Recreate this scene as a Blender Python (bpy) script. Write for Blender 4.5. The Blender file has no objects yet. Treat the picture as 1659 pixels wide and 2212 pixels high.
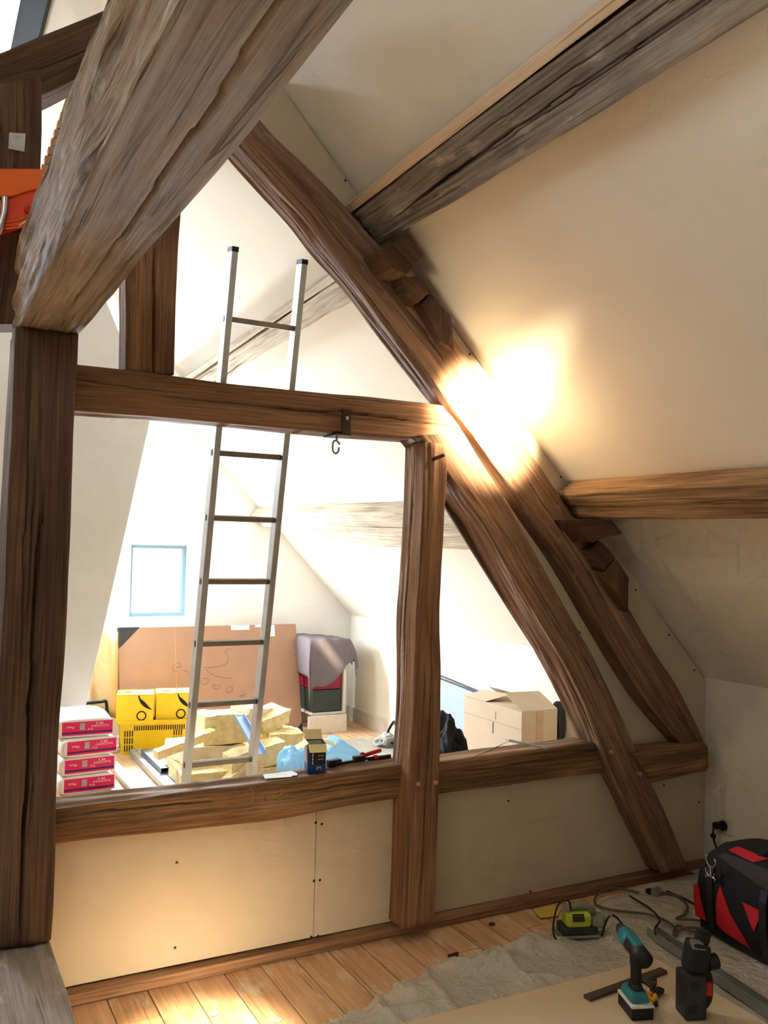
import bpy, bmesh, math, random
import numpy as np
from mathutils import Vector, Matrix, Euler

# ------------------------------------------------------------------ camera
scene = bpy.context.scene
COL = scene.collection
IW, IH, FPX = 1659.0, 2212.0, 1919.9
YAW, PIT, ROL = [math.radians(a) for a in (27.92, 2.294, 1.219)]
fwd = np.array([math.sin(YAW)*math.cos(PIT), math.cos(YAW)*math.cos(PIT), math.sin(PIT)])
rgt = np.array([math.cos(YAW), -math.sin(YAW), 0.0])
upv = np.cross(rgt, fwd)
r2 = math.cos(ROL)*rgt + math.sin(ROL)*upv
u2 = -math.sin(ROL)*rgt + math.cos(ROL)*upv
CAM = np.array([0.0, 0.0, 1.6])
cd = bpy.data.cameras.new('camera'); cam = bpy.data.objects.new('camera', cd); COL.objects.link(cam)
cam.matrix_world = Matrix(((r2[0], u2[0], -fwd[0], CAM[0]), (r2[1], u2[1], -fwd[1], CAM[1]), (r2[2], u2[2], -fwd[2], CAM[2]), (0, 0, 0, 1)))
cd.sensor_fit = 'VERTICAL'; cd.sensor_height = 24.0; cd.lens = FPX/IH*24.0; cd.clip_start = 0.02
scene.camera = cam

# ------------------------------------------------------------------ world, exposure
w = bpy.data.worlds.new('world'); scene.world = w; w.use_nodes = True
bg = w.node_tree.nodes['Background']; bg.inputs[0].default_value = (0.86, 0.93, 1.0, 1); bg.inputs[1].default_value = 3.0
scene.view_settings.view_transform = 'Standard'; scene.view_settings.look = 'None'
scene.view_settings.gamma = 1.0; scene.view_settings.use_curve_mapping = False
scene.view_settings.exposure = 0.0
cy = scene.cycles
cy.max_bounces = 4; cy.diffuse_bounces = 4; cy.glossy_bounces = 1; cy.transmission_bounces = 1; cy.transparent_max_bounces = 5
cy.caustics_reflective = False; cy.caustics_refractive = False; cy.use_adaptive_sampling = True; cy.adaptive_threshold = .1; cy.adaptive_min_samples = 12; cy.sample_clamp_indirect = 6.0

def area(name, loc, aim, sx, sy, power, col):
    l = bpy.data.lights.new(name, 'AREA'); l.shape = 'RECTANGLE'; l.size = sx; l.size_y = sy; l.energy = power; l.color = col
    o = bpy.data.objects.new(name, l); COL.objects.link(o); o.location = loc
    o.rotation_euler = (Vector(aim)-Vector(loc)).to_track_quat('-Z', 'Y').to_euler(); return o
# daylight through the gable window, the front roof window and an added, unseen back one
SKYB, SKYF, GAB, LAMP, BULB, TOP = 135, 15, 170, 2.4, 18, 8200
area('daylight_added_roof_window', (-0.96, 6.75, 3.48), (0.04, 6.55, 2.51), 0.9, 1.0, SKYB, (0.80, 0.90, 1.0))
area('daylight_front_roof_window', (-0.96, 0.7, 3.48), (0.04, 0.7, 2.51), 0.9, 1.1, SKYF, (0.88, 0.94, 1.0))
area('daylight_gable_window', (1.85, 7.50, 1.28), (1.85, 6.0, 1.2), 0.38, 0.5, GAB, (0.86, 0.94, 1.0))

# ------------------------------------------------------------------ projection helpers (pixel -> point on a known plane)
def ray(x, y): return r2*(x-829.5) - u2*(y-1106) + fwd*FPX
def on(x, y, ax, v):
    d = ray(x, y); return CAM + d*((v-CAM[ax])/d[ax])
def PX(x, y, v): return on(x, y, 0, v)
def PY(x, y, v): return on(x, y, 1, v)
def PZ(x, y, v): return on(x, y, 2, v)
SL = math.radians(45.84)
NN = np.array([-math.sin(SL), 0, -math.cos(SL)]); UP = np.array([-math.cos(SL), 0, math.sin(SL)])
KX, KZ = 3.65, 0.965
P0 = np.array([KX, 0, KZ])
def SP(u, p, y):
    q = UP*u + NN*(NN@P0 + p); q[1] = y; return q
def PS(x, y, p=0.0):
    d = ray(x, y); return CAM + d*((NN@(P0-CAM)+p)/(NN@d))

# ------------------------------------------------------------------ numpy noise
def _h(ix, iy, iz, s):
    n = (ix.astype(np.int64)*374761393 + iy.astype(np.int64)*668265263 + iz.astype(np.int64)*2147483647 + s*1274126177) & 0xffffffff
    n = ((n ^ (n >> 13))*1274126177) & 0xffffffff
    n = n ^ (n >> 16)
    return (n & 0xffff)/32767.5 - 1.0
def vnoise(x, y, z=0.0, s=0):
    x, y, z = np.broadcast_arrays(np.asarray(x, float), np.asarray(y, float), np.asarray(z, float))
    ix, iy, iz = np.floor(x), np.floor(y), np.floor(z); fx, fy, fz = x-ix, y-iy, z-iz
    fx, fy, fz = [f*f*(3-2*f) for f in (fx, fy, fz)]
    o = 0
    for a in (0, 1):
        for b in (0, 1):
            for c in (0, 1):
                o = o + _h(ix+a, iy+b, iz+c, s)*(fx if a else 1-fx)*(fy if b else 1-fy)*(fz if c else 1-fz)
    return o
def fbm(x, y, z=0.0, s=0, o=3):
    r = 0; a = 1.0
    for i in range(o):
        r = r + a*vnoise(np.asarray(x)*2**i, np.asarray(y)*2**i, np.asarray(z)*2**i, s+i*7); a *= .5
    return r

# ------------------------------------------------------------------ materials
def srgb(*c):
    return tuple((v/255/12.92 if v/255 <= .04045 else ((v/255+.055)/1.055)**2.4) for v in c) + (1,)
MATS = {}
def base(name):
    m = bpy.data.materials.new(name); m.use_nodes = True
    nt = m.node_tree; return m, nt, nt.nodes['Principled BSDF'], nt.nodes.new, nt.links.new
def plain(name, col, rough=.6, metal=0.0, var=.12, scale=14.0, bump=0.0, bscale=60.0, spec=.4, coat=0.0):
    if name in MATS: return MATS[name]
    m, nt, b, N, Lk = base(name)
    tc = N('ShaderNodeTexCoord')
    nz = N('ShaderNodeTexNoise'); nz.inputs['Scale'].default_value = scale; nz.inputs['Detail'].default_value = 4
    Lk(tc.outputs['Object'], nz.inputs['Vector'])
    cr = N('ShaderNodeValToRGB'); c = srgb(*col)
    cr.color_ramp.elements[0].position = .3; cr.color_ramp.elements[1].position = .7
    cr.color_ramp.elements[0].color = tuple(v*(1-var) for v in c[:3])+(1,); cr.color_ramp.elements[1].color = tuple(min(1, v*(1+var)) for v in c[:3])+(1,)
    Lk(nz.outputs['Fac'], cr.inputs['Fac']); Lk(cr.outputs['Color'], b.inputs['Base Color'])
    b.inputs['Roughness'].default_value = rough; b.inputs['Metallic'].default_value = metal; b.inputs['Specular IOR Level'].default_value = spec
    b.inputs['Coat Weight'].default_value = coat
    if bump:
        n2 = N('ShaderNodeTexNoise'); n2.inputs['Scale'].default_value = bscale; n2.inputs['Detail'].default_value = 5
        Lk(tc.outputs['Object'], n2.inputs['Vector'])
        bp = N('ShaderNodeBump'); bp.inputs['Strength'].default_value = bump; bp.inputs['Distance'].default_value = .01
        Lk(n2.outputs['Fac'], bp.inputs['Height']); Lk(bp.outputs['Normal'], b.inputs['Normal'])
    MATS[name] = m; return m
def wood(name, dark, mid, light, gu=2.2, gv=55.0, bump=.5, rough=.75, pale=None, palefac=.0, big=1.6):
    if name in MATS: return MATS[name]
    m, nt, b, N, Lk = base(name)
    uv = N('ShaderNodeUVMap'); tc = N('ShaderNodeTexCoord')
    oi = N('ShaderNodeObjectInfo')
    def mapped(su, sv):
        mp = N('ShaderNodeMapping'); mp.inputs['Scale'].default_value = (su, sv, 1); Lk(uv.outputs['UV'], mp.inputs['Vector'])
        ml = N('ShaderNodeMath'); ml.operation = 'MULTIPLY'; ml.inputs[1].default_value = 37.0; Lk(oi.outputs['Random'], ml.inputs[0])
        cx = N('ShaderNodeCombineXYZ'); Lk(ml.outputs[0], cx.inputs['Z'])
        ad = N('ShaderNodeVectorMath'); ad.operation = 'ADD'; Lk(mp.outputs[0], ad.inputs[0]); Lk(cx.outputs[0], ad.inputs[1]); return ad.outputs[0]
    g = N('ShaderNodeTexNoise'); g.inputs['Scale'].default_value = 1; g.inputs['Detail'].default_value = 4; g.inputs['Roughness'].default_value = .65; g.inputs['Distortion'].default_value = .6
    Lk(mapped(gu*1.6, gv*2.2), g.inputs['Vector'])
    t = N('ShaderNodeTexNoise'); t.inputs['Scale'].default_value = 1; t.inputs['Detail'].default_value = 4
    Lk(mapped(big, big*4.5), t.inputs['Vector'])
    ck = N('ShaderNodeTexNoise'); ck.inputs['Scale'].default_value = 1; ck.inputs['Detail'].default_value = 3; ck.inputs['Distortion'].default_value = 1.2
    Lk(mapped(1.3, 44.0), ck.inputs['Vector'])
    mx = N('ShaderNodeMath'); mx.operation = 'MULTIPLY_ADD'; mx.inputs[1].default_value = .55; Lk(g.outputs['Fac'], mx.inputs[0])
    m2 = N('ShaderNodeMath'); m2.operation = 'MULTIPLY'; m2.inputs[1].default_value = .45; Lk(t.outputs['Fac'], m2.inputs[0]); Lk(m2.outputs[0], mx.inputs[2])
    cr = N('ShaderNodeValToRGB'); e = cr.color_ramp.elements
    e[0].position = .36; e[0].color = srgb(*dark); e[1].position = .64; e[1].color = srgb(*light)
    k = e.new(.5); k.color = srgb(*mid)
    Lk(mx.outputs[0], cr.inputs['Fac']); out = cr.outputs['Color']
    # thin dark checks along the grain
    cc = N('ShaderNodeValToRGB'); ce = cc.color_ramp.elements; ce[0].position = .30; ce[0].color = (.42, .38, .35, 1); ce[1].position = .37; ce[1].color = (1, 1, 1, 1)
    Lk(ck.outputs['Fac'], cc.inputs['Fac'])
    mu = N('ShaderNodeMix'); mu.data_type = 'RGBA'; mu.blend_type = 'MULTIPLY'; mu.inputs[0].default_value = .75
    Lk(out, mu.inputs[6]); Lk(cc.outputs['Color'], mu.inputs[7]); out = mu.outputs[2]
    if pale:
        pn = N('ShaderNodeTexNoise'); pn.inputs['Scale'].default_value = 1; pn.inputs['Detail'].default_value = 4; pn.inputs['Roughness'].default_value = .7
        Lk(mapped(5.0, 13.0), pn.inputs['Vector'])
        pc = N('ShaderNodeValToRGB'); pe = pc.color_ramp.elements; pe[0].position = .56-palefac*.2; pe[0].color = (0, 0, 0, 1); pe[1].position = .72-palefac*.2; pe[1].color = (1, 1, 1, 1)
        Lk(pn.outputs['Fac'], pc.inputs['Fac'])
        mp2 = N('ShaderNodeMix'); mp2.data_type = 'RGBA'; Lk(pc.outputs['Color'], mp2.inputs[0]); Lk(out, mp2.inputs[6]); mp2.inputs[7].default_value = srgb(*pale); out = mp2.outputs[2]
    Lk(out, b.inputs['Base Color'])
    b.inputs['Roughness'].default_value = rough; b.inputs['Specular IOR Level'].default_value = .25
    bp = N('ShaderNodeBump'); bp.inputs['Strength'].default_value = bump; bp.inputs['Distance'].default_value = .006
    ah = N('ShaderNodeMath'); ah.operation = 'ADD'; Lk(g.outputs['Fac'], ah.inputs[0]); Lk(cc.outputs['Color'], ah.inputs[1])
    Lk(ah.outputs[0], bp.inputs['Height']); Lk(bp.outputs['Normal'], b.inputs['Normal'])
    MATS[name] = m; return m
def emit(name, col, st):
    m, nt, b, N, Lk = base(name); b.inputs['Base Color'].default_value = (.8, .8, .8, 1)
    b.inputs['Emission Color'].default_value = tuple(col)+(1,); b.inputs['Emission Strength'].default_value = st; return m
def film(name, col, alpha, rough=.35, bump=0.0):
    m, nt, b, N, Lk = base(name)
    if bump:
        tc = N('ShaderNodeTexCoord'); vo = N('ShaderNodeTexVoronoi'); vo.feature = 'DISTANCE_TO_EDGE'; vo.inputs['Scale'].default_value = 14; nz = N('ShaderNodeTexNoise'); nz.inputs['Scale'].default_value = 9; nz.inputs['Detail'].default_value = 4
        ad = N('ShaderNodeVectorMath'); ad.operation = 'MULTIPLY_ADD'; ad.inputs[1].default_value = (.25, .25, .25)
        Lk(tc.outputs['Object'], nz.inputs['Vector']); Lk(nz.outputs['Color'], ad.inputs[0]); Lk(tc.outputs['Object'], ad.inputs[2]); Lk(ad.outputs[0], vo.inputs['Vector'])
        bp = N('ShaderNodeBump'); bp.inputs['Strength'].default_value = bump; bp.inputs['Distance'].default_value = .03; Lk(vo.outputs['Distance'], bp.inputs['Height']); Lk(bp.outputs['Normal'], b.inputs['Normal'])
    tr = N('ShaderNodeBsdfTransparent'); mx = N('ShaderNodeMixShader'); mx.inputs[0].default_value = alpha
    c = srgb(*col); b.inputs['Base Color'].default_value = c; b.inputs['Roughness'].default_value = rough; b.inputs['Specular IOR Level'].default_value = .5
    tl = N('ShaderNodeBsdfTranslucent'); tl.inputs[0].default_value = c
    m1 = N('ShaderNodeMixShader'); m1.inputs[0].default_value = .35; Lk(b.outputs[0], m1.inputs[1]); Lk(tl.outputs[0], m1.inputs[2])
    Lk(tr.outputs[0], mx.inputs[1]); Lk(m1.outputs[0], mx.inputs[2]); Lk(mx.outputs[0], nt.nodes['Material Output'].inputs['Surface'])
    MATS[name] = m; return m
def glassm(name):
    m, nt, b, N, Lk = base(name)
    tr = N('ShaderNodeBsdfTransparent'); tr.inputs[0].default_value = (.95, .98, 1, 1); gl = N('ShaderNodeBsdfGlossy'); gl.inputs['Roughness'].default_value = .05
    mx = N('ShaderNodeMixShader'); mx.inputs[0].default_value = .06; Lk(tr.outputs[0], mx.inputs[1]); Lk(gl.outputs[0], mx.inputs[2]); Lk(mx.outputs[0], nt.nodes['Material Output'].inputs['Surface']); return m

W_BIG = wood('wood_big', (118, 101, 84), (154, 135, 115), (182, 164, 143), gu=1.6, gv=34, bump=.7, pale=(152, 144, 132), palefac=.15)
W_FLAKY = wood('wood_flaky', (92, 72, 52), (140, 116, 90), (176, 152, 122), gu=2.4, gv=22, bump=1.0, pale=(176, 166, 150), palefac=.2)
W_POST = wood('wood_post_dark', (62, 43, 31), (92, 68, 52), (116, 91, 72), gu=1.3, gv=45)
W_TRUSS = wood('wood_truss', (98, 68, 47), (140, 104, 76), (170, 132, 100), gu=1.8, gv=60)
W_RAFT = wood('wood_rafter', (90, 64, 47), (132, 100, 77), (164, 130, 102), gu=1.6, gv=48, bump=.6, pale=(160, 142, 124), palefac=-.1)
W_GREY = wood('wood_grey', (84, 74, 64), (130, 118, 104), (166, 154, 138), gu=1.8, gv=40, bump=.6, pale=(172, 160, 144), palefac=.05)
W_LOWP = wood('wood_low_purlin', (112, 84, 58), (152, 122, 90), (182, 152, 116), gu=1.6, gv=46)
W_BLEACH = wood('wood_bleached', (140, 122, 102), (190, 174, 152), (214, 202, 182), gu=1.8, gv=40)
W_PINE = wood('wood_pine', (196, 168, 134), (214, 188, 154), (226, 204, 172), gu=1.5, gv=60, bump=.15)
W_RAIL = wood('wood_rail', (88, 61, 40), (130, 97, 67), (168, 134, 97), gu=2.0, gv=55)
W_BLOCK = wood('wood_block', (62, 42, 30), (92, 66, 48), (120, 90, 66), gu=4, gv=60, bump=.8)
W_PLINTH = wood('wood_plinth', (120, 108, 98), (152, 140, 128), (176, 164, 152), gu=1.6, gv=26, bump=.5, pale=(190, 182, 174), palefac=.25)
W_FLOOR = wood('wood_floor', (190, 146, 106), (214, 172, 130), (228, 192, 152), gu=1.0, gv=30, bump=.1, rough=.5, pale=(228, 212, 188), palefac=.12)
PLASTER = plain('plaster_white', (237, 230, 216), .9, var=.02, scale=3, bump=.05, bscale=90, spec=.2)
PLASTER_B = plain('plaster_back', (238, 236, 232), .9, var=.02, scale=3, bump=.05, bscale=90, spec=.2)
GYPS = plain('plasterboard', (206, 190, 164), .9, var=.05, scale=4, bump=.03, bscale=120, spec=.15)
GYPSG = plain('plasterboard_grey', (200, 184, 158), .9, var=.05, scale=5, bump=.03, bscale=120, spec=.15)
GYPSF = plain('plasterboard_sheet', (214, 196, 166), .9, var=.03, scale=3, spec=.15)
CHIM = plain('grey_render', (205, 203, 198), .95, var=.04, scale=4, bump=.08, bscale=50, spec=.1)
SCREW = plain('screw_dark', (60, 48, 36), .5, .3)
PEG = plain('peg', (176, 132, 96), .7)
STEEL = plain('galvanised', (186, 194, 200), .38, .45, var=.1, scale=20)
ALU = plain('aluminium', (200, 202, 200), .35, .8, var=.08, scale=10)
ALUR = plain('aluminium_rung', (150, 140, 126), .5, .6, var=.1, scale=20)
IRON = plain('iron_dark', (62, 54, 48), .5, .6)
BLACKP = plain('black_plastic', (28, 27, 27), .5, var=.2)
DARKG = plain('dark_grey_plastic', (52, 52, 54), .55, var=.15)
WHITEP = plain('white_plastic', (225, 223, 216), .5)
RED = plain('red_fabric', (188, 22, 34), .7, var=.12, bump=.2, bscale=200)
BLACKF = plain('black_fabric', (15, 14, 15), .85, var=.25, bump=.3, bscale=220)
GREYF = plain('grey_fabric', (52, 48, 48), .85, var=.15, bump=.2, bscale=200)
CARD = plain('cardboard', (168, 132, 110), .85, var=.05, scale=6)
CARDL = plain('cardboard_light', (206, 184, 158), .85, var=.05, scale=6)
KRAFT = plain('kraft_paper', (206, 172, 122), .85, var=.08)
YBOX = plain('yellow_card', (236, 196, 28), .6, var=.05)
YBASK = plain('yellow_plastic', (224, 186, 16), .4, var=.05)
INSUL = plain('insulation', (240, 220, 166), .95, var=.14, scale=22, bump=.8, bscale=70, spec=.05)
INSULP = plain('insulation_face', (236, 222, 200), .95, var=.06, scale=12, bump=.4, bscale=60, spec=.05)
SACKW = plain('sack_paper', (236, 232, 226), .7, var=.05, scale=8, bump=.25, bscale=18)
PINK = plain('pink_print', (224, 38, 104), .6, var=.04)
NAVY = plain('navy_print', (70, 30, 110), .6, var=.04)
GREYPR = plain('grey_print', (176, 170, 178), .6)
WPRINT = plain('white_print', (245, 236, 240), .6, var=.01)
BLUEBOX = plain('blue_box', (22, 60, 122), .45, var=.06)
CREAM = plain('cream_card', (240, 224, 158), .7, var=.04)
TEAL = plain('teal_plastic', (44, 122, 130), .4, var=.08)
LIME = plain('lime_plastic', (190, 196, 60), .45, var=.08)
YEL = plain('yellow_tool', (236, 170, 20), .45)
REDP = plain('red_plastic', (206, 36, 34), .4)
ORANGE = plain('orange_plastic', (255, 112, 24), .25, var=.05, coat=.5)
CHROME = plain('chrome', (220, 220, 225), .12, 1.0, var=.02)
SILVER = plain('foil', (200, 200, 200), .35, .7, var=.2, scale=30)
CLOTH = plain('grey_cloth', (114, 106, 110), .95, var=.05, bump=.2, bscale=300, spec=.05)
CRIM = plain('crimson_plastic', (140, 22, 48), .5)
GREENC = plain('dark_green_crate', (52, 62, 54), .55)
WHITEW = plain('white_painted_wood', (214, 206, 194), .7, var=.06)
BRICK = plain('brick', (190, 150, 122), .9, var=.12, scale=25, bump=.3)
MORTAR = plain('mortar', (196, 182, 166), .95)
DARKFR = plain('dark_window_frame', (34, 38, 40), .7, 0)
BLUEPL = film('blue_film', (150, 208, 240), .75, .25)
SHEETM = film('dust_sheet_film', (240, 243, 232), .8, .28, .45)
SHEETB = film('dust_sheet_back_film', (196, 202, 196), .7, .4)
PANE = emit('bright_pane', (.92, .97, 1.0), 6.0)
BULBM = emit('glowing_bulb', (1.0, .72, .38), 60.0)
LAMPM = emit('lamp_tube', (1.0, .78, .45), 30.0)
GLASS = glassm('window_glass')
INK = plain('ink', (108, 62, 52), .8)
INKD = plain('ink_dark', (30, 24, 18), .8)
CHALK = plain('chalk', (176, 140, 104), .9)
BLUEGR = plain('blue_grey_panel', (168, 182, 204), .5, var=.03)
CABLE = plain('cable_rubber', (52, 46, 36), .6)
CABLEG = plain('cable_grey', (96, 88, 70), .6)

# ------------------------------------------------------------------ mesh helpers
def link(o, parent=None, loc=None, rot=None):
    COL.objects.link(o)
    if parent is not None: o.parent = parent
    if loc is not None: o.location = loc
    if rot is not None: o.rotation_euler = rot
    return o
def long_uv(me):
    n = len(me.vertices); co = np.empty(n*3); me.vertices.foreach_get('co', co); co = co.reshape(-1, 3)
    ext = co.max(0)-co.min(0); a = int(np.argmax(ext)); o1, o2 = [i for i in range(3) if i != a]
    li = np.empty(len(me.loops), int); me.loops.foreach_get('vertex_index', li)
    uv = np.stack([co[li, a], co[li, o1]+co[li, o2]*1.37], 1)
    l = me.uv_layers.new(name='UVMap'); l.data.foreach_set('uv', uv.ravel().astype(np.float32))
def mk(name, verts, faces, mat, parent=None, smooth=False, uv=True, fixn=True, world=True):
    """one mesh object; top-level meshes given in world coordinates get their origin at their own base"""
    v = np.asarray(verts, float); off = np.zeros(3)
    if parent is None and world:
        off = np.array([(v[:, 0].min()+v[:, 0].max())/2, (v[:, 1].min()+v[:, 1].max())/2, v[:, 2].min()])
    me = bpy.data.meshes.new(name); me.from_pydata((v-off).tolist(), [], faces)
    if fixn:
        bm = bmesh.new(); bm.from_mesh(me); bmesh.ops.recalc_face_normals(bm, faces=bm.faces); bm.to_mesh(me); bm.free()
    if uv: long_uv(me)
    if smooth: me.polygons.foreach_set('use_smooth', [True]*len(me.polygons))
    me.materials.append(mat); o = bpy.data.objects.new(name, me); link(o)
    o.location = off
    if parent is not None:
        o.parent = parent
        if world:
            o.matrix_parent_inverse = world_of(parent).inverted()
    return o
def world_of(o):
    m = o.matrix_basis
    return (world_of(o.parent) @ o.matrix_parent_inverse @ m) if o.parent else m
def tag(o, label, cat, group=None, kind=None):
    o['label'] = label; o['category'] = cat
    if group: o['group'] = group
    if kind: o['kind'] = kind
    return o
def struct(o, label=None):
    o['kind'] = 'structure'
    if label: o['label'] = label
    return o
def root(name, loc, label, cat, rz=0.0, group=None, rot=None):
    o = bpy.data.objects.new(name, None); link(o); o.location = loc; o.rotation_euler = rot or (0, 0, rz); o.empty_display_size = .05
    return tag(o, label, cat, group)
def bm_obj(name, bm, mat, parent=None, loc=(0, 0, 0), rot=(0, 0, 0), smooth=False):
    me = bpy.data.meshes.new(name); bm.to_mesh(me); bm.free(); long_uv(me)
    if smooth: me.polygons.foreach_set('use_smooth', [True]*len(me.polygons))
    me.materials.append(mat); o = bpy.data.objects.new(name, me); link(o, parent, loc, rot); return o
def box(name, size, loc, mat, parent=None, rot=(0, 0, 0), bev=.003, taper=None, seg=2):
    bm = bmesh.new(); bmesh.ops.create_cube(bm, size=1.0)
    for v in bm.verts:
        f = 1.0
        if taper is not None and v.co.z > 0: f = taper
        v.co = Vector((v.co.x*size[0]*f, v.co.y*size[1]*f, v.co.z*size[2]))
    if bev: bmesh.ops.bevel(bm, geom=bm.edges[:], offset=min(bev, min(size)*.45), segments=seg, affect='EDGES', profile=.6)
    return bm_obj(name, bm, mat, parent, loc, rot, smooth=False)
def cyl(name, r, h, loc, mat, parent=None, rot=(0, 0, 0), r2=None, seg=20, bev=0.0):
    bm = bmesh.new(); bmesh.ops.create_cone(bm, cap_ends=True, segments=seg, radius1=r, radius2=r if r2 is None else r2, depth=h)
    if bev: bmesh.ops.bevel(bm, geom=[e for e in bm.edges if abs(e.verts[0].co.z-e.verts[1].co.z) < 1e-6], offset=bev, segments=2, affect='EDGES')
    return bm_obj(name, bm, mat, parent, loc, rot)
def cat_pts(P, n=8, closed=False):
    P = [np.asarray(p, float) for p in P]
    if len(P) < 3: return np.array(P)
    out = []; m = len(P)
    for i in range(m if closed else m-1):
        g = (lambda k: P[k % m]) if closed else (lambda k: P[min(max(k, 0), m-1)])
        a, b, c, d = g(i-1), g(i), g(i+1), g(i+2)
        for t in np.linspace(0, 1, n, endpoint=False):
            out.append(.5*((2*b)+(c-a)*t+(2*a-5*b+4*c-d)*t*t+(-a+3*b-3*c+d)*t**3))
    if not closed: out.append(P[-1])
    return np.array(out)
def tube(name, pts, r, mat, parent=None, n=8, seg=8, closed=False, world=True, smooth_pts=True):
    C = cat_pts(pts, n, closed) if smooth_pts else np.array(pts, float)
    m = len(C); T = np.gradient(C, axis=0) if not closed else np.roll(C, -1, 0)-np.roll(C, 1, 0)
    T /= np.linalg.norm(T, axis=1)[:, None]+1e-9
    ref = np.array([0, 0, 1.0]) if abs(T[0][2]) < .9 else np.array([1.0, 0, 0])
    A = np.cross(T[0], ref); A /= np.linalg.norm(A); V = []
    for i in range(m):
        A = A - T[i]*(A@T[i]); A /= np.linalg.norm(A); B = np.cross(T[i], A)
        rr = r[i*len(r)//m] if isinstance(r, (list, tuple)) else r
        for k in range(seg):
            th = 2*math.pi*k/seg; V.append(C[i]+rr*(math.cos(th)*A+math.sin(th)*B))
    F = []
    for i in range(m if closed else m-1):
        j = (i+1) % m
        for k in range(seg):
            k2 = (k+1) % seg; F.append((i*seg+k, i*seg+k2, j*seg+k2, j*seg+k))
    if not closed:
        F.append(tuple(range(seg))[::-1]); F.append(tuple((m-1)*seg+k for k in range(seg)))
    return mk(name, V, F, mat, parent, smooth=True, world=world)
def prism(name, pts, vec, mat, parent=None, bev=0.0, world=True, noise=0.0, seed=0, seg=1):
    n = len(pts); pts = [np.asarray(p, float) for p in pts]; vec = np.asarray(vec, float)
    V = pts+[p+vec for p in pts]
    F = [tuple(range(n)), tuple(range(2*n-1, n-1, -1))]+[(i, (i+1) % n, n+(i+1) % n, n+i) for i in range(n)]
    if bev or noise:
        bm = bmesh.new(); bv = [bm.verts.new(v) for v in V]
        for f in F: bm.faces.new([bv[i] for i in f])
        bmesh.ops.recalc_face_normals(bm, faces=bm.faces)
        if bev: bmesh.ops.bevel(bm, geom=bm.edges[:], offset=bev, segments=2, affect='EDGES', profile=.6)
        if noise:
            bmesh.ops.triangulate(bm, faces=bm.faces[:])
            bmesh.ops.subdivide_edges(bm, edges=bm.edges[:], cuts=3, use_grid_fill=True)
            co = np.array([v.co[:] for v in bm.verts]); d = np.stack([vnoise(co[:, 0]*22, co[:, 1]*22, co[:, 2]*22, seed+k) for k in range(3)], 1)*noise
            for v, q in zip(bm.verts, co+d): v.co = q
        V = [v.co[:] for v in bm.verts]; bm.verts.index_update(); F = [[v.index for v in f.verts] for f in bm.faces]; bm.free()
    return mk(name, V, F, mat, parent, world=world)

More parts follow.
